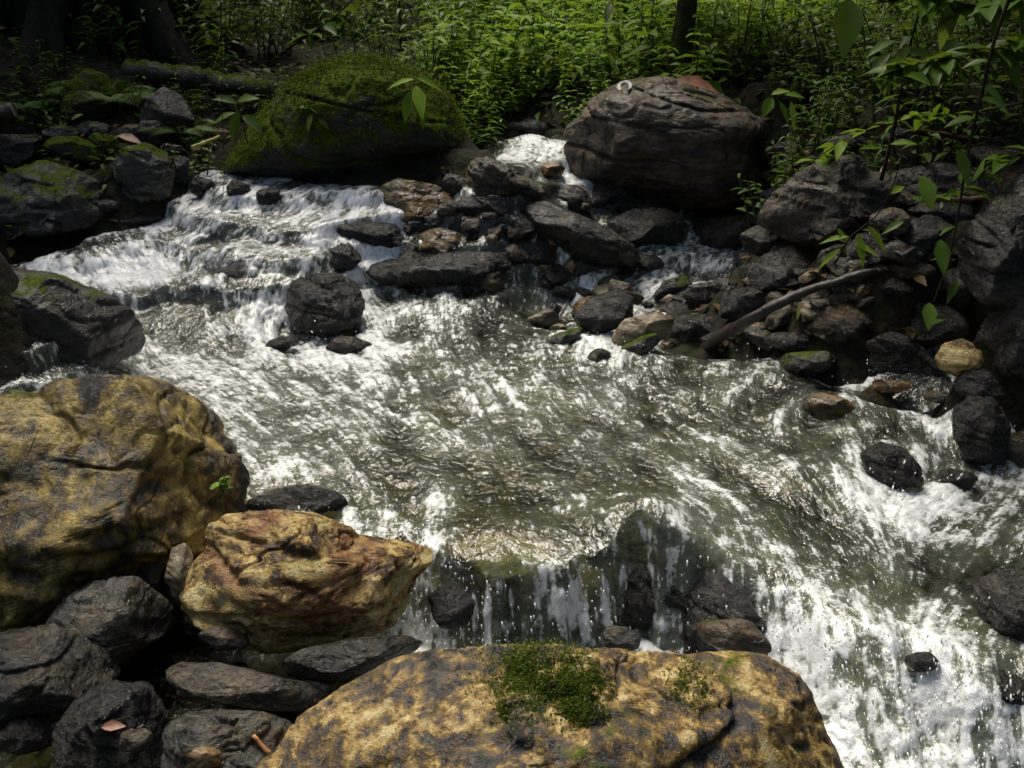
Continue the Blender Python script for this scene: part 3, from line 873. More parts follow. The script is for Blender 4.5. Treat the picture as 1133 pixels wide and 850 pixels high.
rock([(1028, 322), (1050, 298), (1075, 291), (1082, 320), (1062, 347), (1033, 342)], 'grey', 'striped grey rock against the huge dark rock')
rock([(674, 374), (690, 353), (720, 346), (747, 350), (742, 374), (710, 387), (684, 385)], 'tan', 'tan stone in the shallows at the foot of the bank')
rock(ell(766, 365, 54, 38, 10), 'black', 'dark stone touching the tan stone in the shallows', 'stone', 'stone')
rock([(634, 350), (650, 330), (685, 318), (702, 330), (700, 358), (660, 372), (640, 366)], 'black', 'dark wet stone out in the shallows before the tan stone', 'stone', 'stone')
rock(ell(692, 325, 46, 22, 30), 'rust', 'red brown chunk on the dark wet stone', 'stone', 'stone', y=4.45)
rock([(719, 330), (735, 310), (760, 304), (767, 315), (747, 335)], 'mossgrey', 'slim greenish slab tilted up in the shallows', 'stone_slab', 'stone slab')
rock(ell(780, 328, 46, 34, 0), 'slate', 'grey wet stone beside the slim greenish slab', 'stone', 'stone')
rock([(793, 350), (800, 322), (840, 314), (872, 322), (868, 350), (830, 360)], 'black', 'black rock under the upper end of the driftwood branch')
rock([(890, 365), (905, 338), (940, 332), (975, 348), (970, 375), (920, 382)], 'brown', 'dark brown rock behind the flat green grey stone')
rock(ell(890, 380, 86, 28, 5), 'black', 'black slab above the flat green grey stone', 'stone_slab', 'stone slab')
rock(ell(943, 296, 50, 22, -15), 'tan', 'pale tan stone at the tip of the driftwood branch', 'stone', 'stone')
rock(ell(1015, 265, 80, 44, -30), 'grey', 'tilted grey slab in the middle of the bank', 'stone_slab', 'stone slab')
rock(ell(960, 275, 50, 34, -10), 'slate', 'dark grey stone above the pale tan one', 'stone', 'stone')
rock(ell(1005, 300, 60, 26, 0), 'brown', 'brown slab below the tilted grey slab', 'stone_slab', 'stone slab')
rock(ell(945, 318, 46, 30, 0), 'slate', 'grey stone under the pale tan one', 'stone', 'stone')
rock(ell(990, 318, 40, 22, 0), 'black', 'black stone between the brown slab and the broad grey rock', 'stone', 'stone')
rock(ell(800, 375, 60, 22, 0), 'slate', 'wet stone under the lower end of the driftwood branch', 'stone', 'stone')
rock(ell(745, 335, 44, 18, 0), 'brown', 'low brown stone in front of the slim greenish slab', 'stone', 'stone')
rock(ell(1040, 235, 80, 30, 5), 'black', 'black stone below the wide dark grey slab', 'stone', 'stone')
rock(ell(985, 245, 50, 30, 15), 'brown', 'ochre flecked stone beside the angular boulder', 'stone', 'stone')
rock(ell(1090, 175, 70, 30, 0), 'slate', 'grey rock high on the bank under the overhanging leaves')
rock(ell(935, 160, 56, 24, 0), 'black', 'dark rock in the shade behind the round grey rock')
rock(ell(1110, 128, 60, 30, 0), 'slate', 'grey stone half hidden by leaves at the top of the bank', 'stone', 'stone')
rock(ell(1000, 150, 60, 24, 0), 'black', 'dark stone among the plants above the wide grey slab', 'stone', 'stone')

# -- the small stones that fill the gaps, too alike to tell apart
rs = random.Random(5)


def pebbles(n, box, size, mats, label, group, flat=None):
    a = np.array(box, float)
    for i in range(n):
        px, py = rs.uniform(box[0], box[2]), rs.uniform(box[1], box[3])
        h = hit(px, py)
        s = rs.uniform(*size)
        w = s / h[1] * F
        rock(ell(px, py - w * .12, w, w * (flat * rs.uniform(.8, 1.3) if flat else rs.uniform(.36, .65)), rs.uniform(-25, 25), i), rs.choice(mats), label, 'pebble', 'pebble', y=h[1] + s * .15, level=4, group=group, thick=.9)


pebbles(46, (800, 275, 960, 375), (.05, .13), ['slate', 'black', 'brown', 'brown', 'tan', 'amber'], 'small loose stone in the jumble round the driftwood branch', 'small loose stones round the driftwood branch')
pebbles(45, (850, 190, 1100, 330), (.06, .15), ['slate', 'black', 'brown', 'brown', 'mossgrey'], 'small loose stone among the rocks of the shaded upper bank', 'small loose stones on the shaded upper bank')
pebbles(52, (430, 222, 720, 312), (.06, .17), ['slate', 'black', 'brown', 'amber', 'black'], 'small dark stone filling the central rock pile', 'small dark stones of the central pile')
pebbles(44, (600, 290, 880, 400), (.07, .17), ['slate', 'brown', 'black', 'amber', 'slate', 'tan', 'mossgrey'], 'low flat wet stone in the shallow water below the rock pile', 'low flat wet stones in the shallows', .5)
pebbles(26, (0, 650, 330, 840), (.03, .08), ['slate', 'black', 'brown', 'rust'], 'small wet stone in the dark gaps below the golden rock', 'small wet stones below the golden rock')
pebbles(16, (20, 140, 215, 215), (.05, .12), ['slate', 'mossblack', 'mossgrey'], 'small mossy stone among the rocks by the left channel', 'small mossy stones by the left channel')
pebbles(20, (640, 180, 860, 270), (.05, .13), ['black', 'slate'], 'small black stone round the foot of the great grey and rust boulder', 'small black stones under the great boulder')

# ------------------------------------------------------------------ water
tn = np.linspace(-.60, .62, 1150)
rows = []
yy = 1.15
while yy < 6.7:
    rows.append(yy)
    if yy < 2.0: yy += .006
    elif yy < 2.85: yy += .0023
    else: yy += .0023 * (yy / 2.85) ** 2.1
rows = np.array(rows)
Yg, Tg = np.meshgrid(rows, tn, indexing='ij')
wx, wy = (Yg * Tg).ravel(), Yg.ravel()
nr, nc = Yg.shape
wz0 = water_z(wx, wy)
lz0 = land_z(wx, wy)
keep = wz0 > lz0 - .03

# how white the water is, from place to place
foam_px = [(60, 290, .95), (150, 300, .95), (250, 305, .85), (330, 225, .65), (380, 215, .75), (420, 240, .6), (580, 172, .72), (600, 160, .75), (620, 180, .65), (550, 150, .45), (250, 213, .7), (300, 240, .6), (100, 270, .55), (160, 255, .45),
           (200, 340, .22), (215, 365, .3), (180, 360, .3), (280, 350, .75), (300, 390, .8), (200, 403, .7), (150, 402, .5), (60, 405, .45), (0, 405, .45), (350, 392, .75), (420, 340, .7), (500, 340, .7), (450, 420, .62),
           (300, 440, .7), (380, 470, .6), (600, 380, .42), (680, 385, .6), (560, 350, .45), (640, 305, .1), (760, 290, .28), (720, 300, .2), (700, 440, .48), (800, 420, .45), (500, 480, .5), (400, 520, .28), (560, 540, .2),
           (480, 520, .3), (650, 490, .4), (750, 520, .42), (850, 560, .35), (900, 480, .35), (950, 440, .12), (1050, 425, .08), (800, 460, .4), (830, 485, .6), (900, 600, .35), (970, 640, .25), (1050, 570, .95), (1110, 590, .7),
           (1000, 557, .9), (870, 680, .9), (930, 720, .92), (850, 720, .9), (1000, 760, .9), (950, 800, .95), (1050, 820, .9), (1100, 840, .85), (1080, 690, .35), (1060, 650, .22), (1100, 650, .3), (560, 600, .06), (500, 600, .1), (620, 600, .08),
           (600, 680, .5), (500, 680, .42), (455, 690, .85), (720, 660, .45), (820, 650, .6), (300, 500, .5), (280, 460, .55), (960, 500, .6), (1020, 470, .35), (540, 600, .05), (700, 580, .3), (790, 590, .5), (100, 850, .0), (300, 850, .0), (200, 760, 0.0),
           (600, 715, .6), (790, 250, .3), (300, 200, .6), (640, 700, .55), (560, 690, .45)]
foam_px += [(640, 335, .15), (700, 330, .12), (760, 320, .12), (820, 330, .1), (760, 350, .2), (840, 400, .3), (620, 360, .3), (880, 420, .2), (960, 445, .1), (1010, 450, .08), (930, 470, .25), (470, 240, .1), (520, 250, .1), (600, 260, .12), (640, 235, .1), (700, 250, .1), (560, 300, .12), (660, 300, .15), (500, 268, .1), (740, 255, .15), (690, 225, .05), (450, 290, .2), (480, 215, .2), (545, 205, .2)]
fp = np.array([np.r_[hit(a, b)[:2], c] for a, b, c in foam_px])


def idw(x, y, pts, vals, power=3.0):
    num = np.zeros((len(x),) + vals.shape[1:])
    den = np.zeros(len(x))
    for p, v in zip(pts, vals):
        d = ((x - p[0]) ** 2 + (y - p[1]) ** 2 + .004) ** (-power / 2)
        num += d[:, None] * v if vals.ndim > 1 else d * v
        den += d
    return num / (den[:, None] if vals.ndim > 1 else den)


flow_px = [(590, 150, 600, 195), (250, 185, 270, 215), (430, 205, 350, 225), (330, 215, 250, 255), (250, 255, 180, 285), (100, 262, 110, 292), (150, 300, 195, 330), (200, 320, 215, 380), (300, 300, 270, 330), (230, 390, 300, 430),
           (60, 402, 140, 410), (350, 390, 400, 430), (420, 330, 470, 370), (560, 340, 540, 390), (650, 310, 600, 360), (760, 290, 690, 310), (700, 380, 680, 420), (300, 450, 360, 490), (500, 430, 520, 480), (450, 500, 510, 550),
           (600, 450, 640, 500), (560, 560, 565, 610), (650, 520, 720, 570), (750, 480, 830, 540), (850, 440, 830, 480), (800, 540, 880, 600), (900, 580, 980, 640), (950, 440, 960, 480), (1050, 430, 1030, 480), (1000, 480, 1020, 545),
           (1060, 570, 1000, 620), (1110, 600, 1050, 650), (870, 640, 900, 720), (960, 650, 960, 740), (1060, 680, 1010, 760), (480, 612, 480, 690), (620, 630, 630, 700), (800, 620, 790, 700), (1000, 780, 1000, 830), (950, 800, 1000, 840)]
fl = []
for a, b, c, d in flow_px:
    p, q = hit(a, b), hit(c, d)
    v = (q - p)[:2]
    fl.append(np.r_[p[:2], v / (np.linalg.norm(v) + 1e-9)])
fl = np.array(fl)
# the slow fields on a coarse grid, then spread to the fine one
cs = 6
ri, ci = np.arange(0, nr, cs), np.arange(0, nc, cs)
cxx, cyy = (Yg * Tg)[np.ix_(ri, ci)].ravel(), Yg[np.ix_(ri, ci)].ravel()


def spread(vals):
    v = vals.reshape(len(ri), len(ci))
    t = np.array([np.interp(np.arange(nc), ci, r) for r in v])
    return np.array([np.interp(np.arange(nr), ri, t[:, k]) for k in range(nc)]).T.ravel()


FOAM = spread(idw(cxx, cyy, fp[:, :2], fp[:, 2], 3.5))
fv = idw(cxx, cyy, fl[:, :2], fl[:, 2:], 3.0)
fvx, fvy = spread(fv[:, 0]), spread(fv[:, 1])
nm = np.sqrt(fvx ** 2 + fvy ** 2) + 1e-6
fvx, fvy = fvx / nm, fvy / nm
# foam gathers round the rocks that stand in the current
for (x, y, r, t, ztop) in ROCKS:
    if not (1.3 < y < 6.6) or r < .03: continue
    d2 = np.sqrt(((cxx - x) / (r + .05)) ** 2 + ((cyy - y) / (t + .06)) ** 2)
    ring = np.exp(-((d2 - 1.05) / .28) ** 2)
    if (d2 < 1.5).any():
        FOAM = FOAM + spread(ring) * .16 * (FOAM > .12)
pc = hit(565, 262)
FOAM = FOAM * (1 - .85 * np.exp(-((wx - pc[0]) / .52) ** 2 - ((wy - pc[1]) / .30) ** 2))
FOAM = np.clip(FOAM * (.95 - .12 * sstep(4.2, 4.8, wy) - .20 * np.exp(-((wx - .25) / .75) ** 2 - ((wy - 3.15) / .55) ** 2)), 0, 1)

# surface slope, for the length of streaks on the falls
Zg = wz0.reshape(nr, nc)
dzy = np.gradient(Zg, axis=0) / np.gradient(Yg, axis=0)
slope = np.abs(dzy).ravel()
ds_scale = 1 / np.sqrt(1 + slope ** 2)


def streaks(scale, length, steps):
    """noise smeared along the current"""
    acc = np.zeros(len(wx))
    zz = wz0
    for sgn in (1, -1):
        x, y, z = wx.copy(), wy.copy(), zz.copy()
        for k in range(steps):
            acc += vnoise(np.c_[x, y, z] * scale)
            st = sgn * length / steps
            x = x + fvx * st * ds_scale
            y = y + fvy * st * ds_scale
            z = z - sgn * np.abs(st) * slope * ds_scale
    return (acc - acc.mean()) / acc.std()


s_dust = streaks(125.0, .08, 6)
s_fine = streaks(62.0, .05, 4)
s_mid = streaks(27.0, .13, 6)
s_big = streaks(10.0, .15, 5)
p3 = np.c_[wx, wy, wz0]
iso = fbm(p3 * 30 + .12 * np.c_[s_mid, s_big, s_mid], 2, .5)
iso = (iso - iso.mean()) / iso.std()
iso2 = fbm(p3 * 9, 3, .55)
iso2 = (iso2 - iso2.mean()) / iso2.std()
crest = (.35 * s_mid + .35 * s_big + .4 * iso + .3 * s_fine)
crest = crest / crest.std()
sig = .7 * s_dust + .5 * s_fine + .35 * s_mid + .25 * s_big
sig = sig / sig.std()
fall = np.maximum(sstep(.5, 1.6, slope), .75 * sstep(.2, .7, slope)) * (wy < 3.0)
veil = FOAM * .92 + .15 * crest + .10 * s_dust + .09 * iso2
sig2 = .4 * s_dust + .5 * s_fine + .45 * s_mid + .4 * iso + .5 * iso2
sig2 = sig2 / sig2.std()
strand = np.clip((sig2 + (FOAM * .88 - .68) * 4.6) / 2.2 + .5, 0, 1)
foam = np.clip(veil * (1 - fall) + strand * fall, 0, 1)
air = np.clip(FOAM * .85 - .05 + .07 * s_big + .08 * crest + .05 * iso2, 0, 1)
turb = (.30 + .70 * FOAM) * np.clip(.80 + .45 * fbm(p3 * 3.3 + 7, 2), .25, 1.3)
calm = ((wy < lip_y(wx) - .1) & (wx < -.15))
turb = np.where(calm, .05, turb)
h = turb * (.0012 * s_fine + .0040 * s_mid + .0090 * s_big + .0027 * iso + .005 * iso2 * FOAM)
h *= 1 - .45 * sstep(4.6, 5.6, wy)
h = np.clip(h, -.03, .03)
# rows lean downstream on the steep parts
ny = -dzy.ravel() * ds_scale
nz = ds_scale
yo = wy + h * np.clip(ny, -1, 1)
zo = wz0 + h * np.clip(nz, .25, 1) + (slope > 1) * 0
Vw = np.c_[wx, yo, zo]
idx = np.arange(nr * nc).reshape(nr, nc)
quads = np.c_[idx[:-1, :-1].ravel(), idx[:-1, 1:].ravel(), idx[1:, 1:].ravel(), idx[1:, :-1].ravel()]
quads = quads[keep[quads].all(1)]
used = np.zeros(nr * nc, bool)
used[quads.ravel()] = True
remap = np.cumsum(used) - 1
water = mesh_obj('water', Vw[used], remap[quads], M['water'])
wa = np.degrees(np.arctan2(fvx, -fvy))
way = [np.clip(1 - np.abs(np.clip(wa, -50, 50) - a) / 50.0, 0, 1) for a in (-50, 0, 50)]
for nme, val in (('foam', foam), ('air', air), ('way0', way[0]), ('way1', way[1]), ('way2', way[2])):
    a = water.data.attributes.new(nme, 'FLOAT', 'POINT')
    a.data.foreach_set('value', val[used].astype(np.float32))
tag(water, kind='structure')

# flying drops over the falls and the rapids
rsn = np.random.RandomState(3)
w_ = np.where(used, FOAM ** 4 * (.3 + np.clip(slope, 0, 2)), 0)
w_ = w_ * wy ** 1.2 * np.where(wy > 3.0, .35, 1.0) * (wy < 4.5)
pick = rsn.choice(len(wx), 3000, p=w_ / w_.sum())
Vd, Fd = ico(1)
Vd = np.array(Vd)
n = len(pick)
hh = np.abs(rsn.normal(0, 1, n)) * (.02 + .03 * FOAM[pick])
ctr = np.c_[wx[pick] + rsn.normal(0, .015, n), wy[pick] - rsn.rand(n) * .03, zo[pick] + hh]
rad = np.clip(rsn.lognormal(math.log(.0014), .4, n), 0, .0028)
ax = np.c_[fvx[pick] * .6, fvy[pick] * .6, -np.clip(slope[pick], .1, 2)]
ax /= np.linalg.norm(ax, axis=1)[:, None]
st = rsn.uniform(1.2, 4.5, n)
L = Vd[None, :, :] * rad[:, None, None]
along = (L * ax[:, None, :]).sum(-1, keepdims=True)
L = L + along * ax[:, None, :] * (st - 1)[:, None, None]
VV = (L + ctr[:, None, :]).reshape(-1, 3)
FF = (Fd[None] + (np.arange(n) * len(Vd))[:, None, None]).reshape(-1, 3)
spray = mesh_obj('spray', VV, FF, M['spray'])
tag(spray, 'white drops of spray flying over the falls and rapids', 'spray', kind='stuff')

# ------------------------------------------------------------------ leaves
LEAF_T = np.array([0, .18, .45, .75, 1.0])
LEAF_W = np.array([.04, .62, 1.0, .58, .02])


def leaf_batch(base, direction, up, length, width, droop, seed=0):
    """many leaves at once: two folded halves along a curved midrib"""
    base, direction, up = (np.asarray(a, float) for a in (base, direction, up))
    n = len(base)
    length = np.broadcast_to(length, (n,)).astype(float)
    width = np.broadcast_to(width, (n,)).astype(float)
    droop = np.broadcast_to(droop, (n,)).astype(float)
    d = direction / np.linalg.norm(direction, axis=1)[:, None]
    s = np.cross(d, up)
    s /= np.linalg.norm(s, axis=1)[:, None] + 1e-9
    nn = np.cross(s, d)
    m = len(LEAF_T)
    V = np.zeros((n, m, 3, 3))
    for k in range(m):
        t = LEAF_T[k]
        mid = base + d * (length * t)[:, None] - np.array([0, 0, 1.0]) * (droop * length * t * t)[:, None]
        w = LEAF_W[k] * width * .5
        V[:, k, 1] = mid
        V[:, k, 0] = mid - s * w[:, None] + nn * (w * .35)[:, None]
        V[:, k, 2] = mid + s * w[:, None] + nn * (w * .35)[:, None]
    q = []
    for k in range(m - 1):
        for j in range(2):
            a = k * 3 + j
            q.append((a, a + 1, a + 4, a + 3))
    q = np.array(q)
    Fc = (q[None] + (np.arange(n) * m * 3)[:, None, None]).reshape(-1, 4)
    return V.reshape(-1, 3), Fc, m * 3


def leaves_obj(name, batch, mat, parent=None, seed=0, loc=None):
    V, Fc, per = batch
    o = mesh_obj(name, V, Fc, mat, parent, loc=loc)
    a = o.data.attributes.new('tint', 'FLOAT', 'POINT')
    r = np.random.RandomState(seed).rand(len(V) // per)
    a.data.foreach_set('value', np.repeat(r, per).astype(np.float32))
    return o


def unit(n, rs, zmin=-.2, zmax=.6):
    a = rs.uniform(0, 2 * math.pi, n)
    return np.c_[np.cos(a), np.sin(a), rs.uniform(zmin, zmax, n)]


def moss_patch(o, name, count, size, test, mat, seed=1, label=None):
    """tiny moss leaves rooted on the rock they belong to"""
    me = o.data
    nv = len(me.vertices)
    co = np.empty(nv * 3, np.float32); me.vertices.foreach_get('co', co); co = co.reshape(-1, 3)
    no = np.empty(nv * 3, np.float32); me.vertices.foreach_get('normal', no); no = no.reshape(-1, 3)
    wgt = test(co, no)
    rs = np.random.RandomState(seed)
    i = rs.choice(nv, count, p=wgt / wgt.sum())
    b = co[i] + rs.normal(0, size * .8, (count, 3)) - no[i] * size * .2
    d = no[i] * rs.uniform(.3, 1.0, (count, 1)) + rs.normal(0, .55, (count, 3)) + np.array([0, 0, .3])
    L = size * rs.uniform(.5, 1.4, count)
    m = leaves_obj(name, leaf_batch(b, d, no[i] + rs.normal(0, .5, (count, 3)) + 1e-3, L, L * .5, .3), mat, o, seed)
    return m


def cushion(px, py, rx, ry):
    """weight: inside an ellipse of the picture plane, seen from the bank"""
    def f(co, no):
        P = co + np.array(front_rock.location) - EYE
        dz = P @ FWD
        x = P @ RIGHT / dz * F + CX
        y = CY - P @ UP / dz * F
        e = ((x - px) / rx) ** 2 + ((y - py) / ry) ** 2
        nz = vnoise(co * 22 + 3.3) * .45
        return np.clip(1.05 - e + nz, 0, None) * (no @ FWD < .3) * np.clip(vnoise(co * 60) + .75, 0, 1)
    return f


def boulder_moss(co, no):
    n = fbm(co * 5, 4)
    return np.clip(no[:, 2] * .8 + n * .8 + .05, 0, 1) ** 1.5


moss_patch(front_rock, 'moss_cushion', 17000, .006, cushion(590, 770, 88, 62), M['leaf_moss'], 2)
moss_patch(front_rock, 'moss_cushion', 1500, .006, cushion(762, 760, 30, 34), M['leaf_moss'], 3)
moss_patch(moss_boulder, 'moss', 22000, .016, boulder_moss, M['leaf_mossdark'], 4)


# ------------------------------------------------------------------ plants
def herb(seed, height, n_stem, leaf, mat, spread_=.12, name='herb', pairs=6, lw=.5, droop=.35):
    rs = np.random.RandomState(seed)
    root = empty(name, (0, 0, 0))
    SV, SF = [], []
    B, D, U, L = [], [], [], []
    for s in range(n_stem):
        a = rs.uniform(0, 2 * math.pi)
        lean = rs.uniform(.05, .45)
        hh = height * rs.uniform(.6, 1.05)
        b = np.array([math.cos(a), math.sin(a), 0]) * rs.uniform(0, spread_)
        tip = b + np.array([math.cos(a) * lean * hh, math.sin(a) * lean * hh, hh])
        pts = [b + (tip - b) * t + np.array([math.cos(a), math.sin(a), 0]) * lean * hh * .4 * t * t for t in np.linspace(0, 1, 6)]
        v, f = sweep(pts, [.004 + height * .004, .0015], 5)
        SF += [tuple(i + len(SV) for i in q) for q in f]
        SV += list(v)
        for k in range(pairs):
            t = .25 + .75 * (k + 1) / pairs
            p = pts[0] + (pts[-1] - pts[0]) * t
            p = np.array([np.interp(t, np.linspace(0, 1, 6), np.array(pts)[:, j]) for j in range(3)])
            ph = rs.uniform(0, math.pi)
            for q in (0, math.pi):
                B.append(p)
                D.append((math.cos(ph + q), math.sin(ph + q), rs.uniform(-.15, .5)))
                U.append((rs.normal(0, .25), rs.normal(0, .25), 1))
                L.append(leaf * rs.uniform(.55, 1.15) * (1.15 - .45 * t))
    mesh_obj('stems', SV, SF, M['stem'], root)
    L = np.array(L)
    leaves_obj('leaves', leaf_batch(B, D, U, L, L * lw, droop), M[mat], root, seed)
    return root


def fern(seed, n_frond, length, mat='leaf_mid'):
    rs = np.random.RandomState(seed)
    root = empty('fern', (0, 0, 0))
    for s in range(n_frond):
        a = 2 * math.pi * s / n_frond + rs.uniform(-.3, .3)
        out = np.array([math.cos(a), math.sin(a), 0])
        L = length * rs.uniform(.75, 1.1)
        pts = np.array([out * L * t * .9 + np.array([0, 0, L * (.9 * t - .75 * t * t)]) for t in np.linspace(0, 1, 9)])
        v, f = sweep(pts, [.004, .001], 5)
        fr = mesh_obj('frond', v, f, M['stem'], root)
        side = np.cross(out, [0, 0, 1])
        B, D, U, LL = [], [], [], []
        for k in range(1, 24):
            t = k / 24
            p = np.array([np.interp(t, np.linspace(0, 1, 9), pts[:, j]) for j in range(3)])
            w = L * .26 * math.sin(math.pi * min(1, .12 + t * .9)) ** .8
            for q in (-1, 1):
                B.append(p); D.append(side * q + out * .35 + np.array([0, 0, -.1])); U.append((0, 0, 1)); LL.append(w)
        LL = np.array(LL)
        leaves_obj('leaflets', leaf_batch(B, D, U, LL, LL * .24, .2), M[mat], fr, seed + s)
    return root


PLANTS = []


def place(proto, x, y, s, label, cat, group, sink=.0, first=[]):
    if proto.name not in first:
        first.append(proto.name)
        o = proto
    else:
        o = copy_tree(proto)
    o.location = (x, y, float(land_z([x], [y])[0]) - .02 - sink)
    o.rotation_euler = (rs.uniform(-.12, .12), rs.uniform(-.12, .12), rs.uniform(0, 6.28))
    o.scale = (s, s, s)
    tag(o, label, cat, group)
    return o


herbs = [herb(i, (.30, .38, .26, .46, .34, .42)[i], (13, 10, 16, 8, 13, 9)[i], (.085, .11, .06, .14, .075, .12)[i], 'leaf_bright', .15, 'herb', (5, 5, 5, 6, 6, 7)[i], (.56, .5, .62, .38, .5, .28)[i], .35) for i in range(6)]
broad = [herb(20 + i, .62, 6, .13, 'leaf_mid', .12, 'leafy_shrub', 7, .42, .5) for i in range(4)]
darks = [herb(30 + i, .85, 7, .15, 'leaf_dark', .18, 'dark_shrub', 8, .48, .5) for i in range(3)]
lows = [herb(40 + i, .20, 7, .05, 'leaf_mid', .10, 'seedling', 4, .5, .3) for i in range(4)]


def zone(protos, n, box, srange, label, cat, group, mind=.12):
    """plants spread over an area of the bank given by its corners on the ground"""
    pts = []
    tries = 0
    while len(pts) < n and tries < 4000:
        tries += 1
        x, y = rs.uniform(box[0], box[2]), rs.uniform(box[1], box[3])
        if float(land_z([x], [y])[0]) < float(water_z([x], [y])[0]) + .03: continue
        if any((x - a) ** 2 + (y - b) ** 2 < mind ** 2 for a, b in pts): continue
        if any(((x - r[0]) / (r[2] + .03)) ** 2 + ((y - r[1]) / (r[3] + .03)) ** 2 < .8 for r in ROCKS if r[2] > .12): continue
        pts.append((x, y))
        place(protos[len(pts) % len(protos)], x, y, rs.uniform(*srange), label, cat, group)


zone(herbs, 130, (-.5, 5.95, 1.6, 9.2), (.65, 1.35), 'bright green leafy herb in the thicket above the cascade', 'herb', 'bright herbs above the cascade')
zone(herbs, 60, (1.0, 6.4, 3.4, 9.5), (.7, 1.1), 'light green herb in the growth behind the great grey and rust boulder', 'herb', 'light herbs behind the great boulder')
zone(broad, 34, (-2.6, 6.3, -.3, 8.6), (.6, .95), 'leafy green shrub on the bank behind the great mossy boulder', 'shrub', 'leafy shrubs behind the mossy boulder')
zone(darks, 16, (-3.0, 8.2, .6, 10.5), (.8, 1.2), 'dark broad leaved shrub at the back of the far bank', 'shrub', 'dark shrubs at the back')
zone(darks, 16, (.6, 9.2, 4.5, 11.5), (.8, 1.2), 'dark broad leaved shrub beyond the light herbs', 'shrub', 'dark shrubs beyond the light herbs')
zone(lows, 80, (1.15, 4.5, 3.0, 6.4), (.9, 1.7), 'small leafy seedling on the dark soil of the right bank', 'seedling', 'seedlings on the right bank')
zone(lows, 30, (-3.0, 5.3, -1.3, 6.6), (.7, 1.2), 'small leafy seedling on the mossy left bank', 'seedling', 'seedlings on the left bank')
zone(broad, 14, (1.6, 5.2, 3.4, 7.0), (.5, .85), 'leafy shrub half in shade on the right bank', 'shrub', 'leafy shrubs on the right bank')

zone(herbs, 14, (-.85, 5.75, .15, 6.4), (.5, .8), 'short green herb on the earth between the mossy boulder and the cascade', 'herb', 'short herbs by the cascade', .1)
zone(broad, 34, (1.2, 4.9, 2.8, 6.5), (.3, .6), 'young leafy plant low on the right bank', 'plant', 'young plants low on the right bank')
fn = fern(3, 9, .42)
place(fn, *at_y(118, 95, 5.95)[:2], 1.0, 'green fern arching over the mossy hummock', 'fern', None)
place(fern(9, 8, .4), *at_y(195, 130, 5.75)[:2], .8, 'small fern below the end of the fallen log', 'fern', None)
f2 = fern(5, 7, .3)
place(f2, *at_y(30, 125, 5.8)[:2], .9, 'small fern at the edge of the left bank', 'fern', None)


def leafy_branch(pts, r, leaves, label, name='leafy_branch', cat='branch', mat='leaf_mid', lmat=None, group=None, n_auto=0, auto=.07, seed=0):
    """a stem with leaves set along it; leaves given as (pixel x, pixel y, length m, angle deg in the picture, width ratio)"""
    pts = np.array(pts)
    root = empty(name, pts[0])
    line = smooth_line(pts, 22)
    v, f = sweep(line, [r, r * .4], 6)
    mesh_obj('stem', v, f, M['stem_dark'], root, loc=pts[0])
    B, D, U, L, Wd = [], [], [], [], []
    rr = np.random.RandomState(seed)
    for (px, py, ln, ang, lw, yy) in leaves:
        b = at_y(px, py, yy)
        a = math.radians(ang)
        B.append(b); D.append(RIGHT * math.cos(a) + UP * math.sin(a) + FWD * rr.uniform(-.5, .2)); U.append(-FWD + UP * .8 + RIGHT * rr.uniform(-.4, .4)); L.append(ln); Wd.append(ln * lw)
    for k in range(n_auto):
        t = rr.uniform(.25, 1)
        p = line[int(t * 21)]
        B.append(p); D.append((rr.normal(), rr.normal(), rr.uniform(-.6, .5))); U.append((rr.normal(0, .4), rr.normal(0, .4), 1)); ln = auto * rr.uniform(.6, 1.3); L.append(ln); Wd.append(ln * .45)
    leaves_obj('leaves', leaf_batch(B, D, U, np.array(L), np.array(Wd), .25), M[lmat or mat], root, seed, loc=pts[0])
    tag(root, label, cat, group)
    return root


def pl(coords, yy):
    return [at_y(a, b, yy) for a, b in coords]


Y1 = 3.6
leafy_branch(pl([(930, -80), (936, -30), (940, 0)], 3.0), .004, [(940, -2, .135, -100, .62, 3.0)], 'single large hanging leaf at the top of the picture', lmat='leaf_mid', seed=1)
leafy_branch(pl([(975, 200), (990, 140), (1000, 80), (1012, 30), (1030, -30)], 4.2), .008,
             [(990, 45, .12, 200, .4, 4.2), (985, 60, .10, 215, .45, 4.2), (1005, 55, .12, -20, .5, 4.2), (1030, 55, .11, -60, .45, 4.2), (1000, 30, .12, 160, .4, 4.2), (975, 75, .09, -70, .5, 4.2), (1015, 20, .12, 30, .4, 4.2), (1040, 20, .13, -10, .4, 4.2), (1060, 40, .12, -120, .4, 4.2)],
             'dark slender sapling with broad leaves leaning over the right bank', 'sapling', 'sapling', n_auto=16, auto=.10, seed=2)
leafy_branch(pl([(1133, -40), (1100, 40), (1085, 110), (1070, 170), (1062, 230), (1050, 290), (1030, 340), (1022, 380)], 3.3), .006,
             [(1058, 165, .10, -70, .55, 3.3), (1030, 95, .10, 150, .5, 3.3), (1085, 95, .11, -30, .5, 3.3), (1040, 265, .10, -90, .5, 3.3), (1028, 335, .08, -100, .6, 3.3), (1020, 195, .10, -80, .6, 3.3), (1060, 310, .07, 240, .4, 3.3), (1000, 245, .07, 200, .4, 3.3)],
             'long drooping branch with scattered leaves hanging before the right bank', n_auto=8, auto=.08, seed=3)
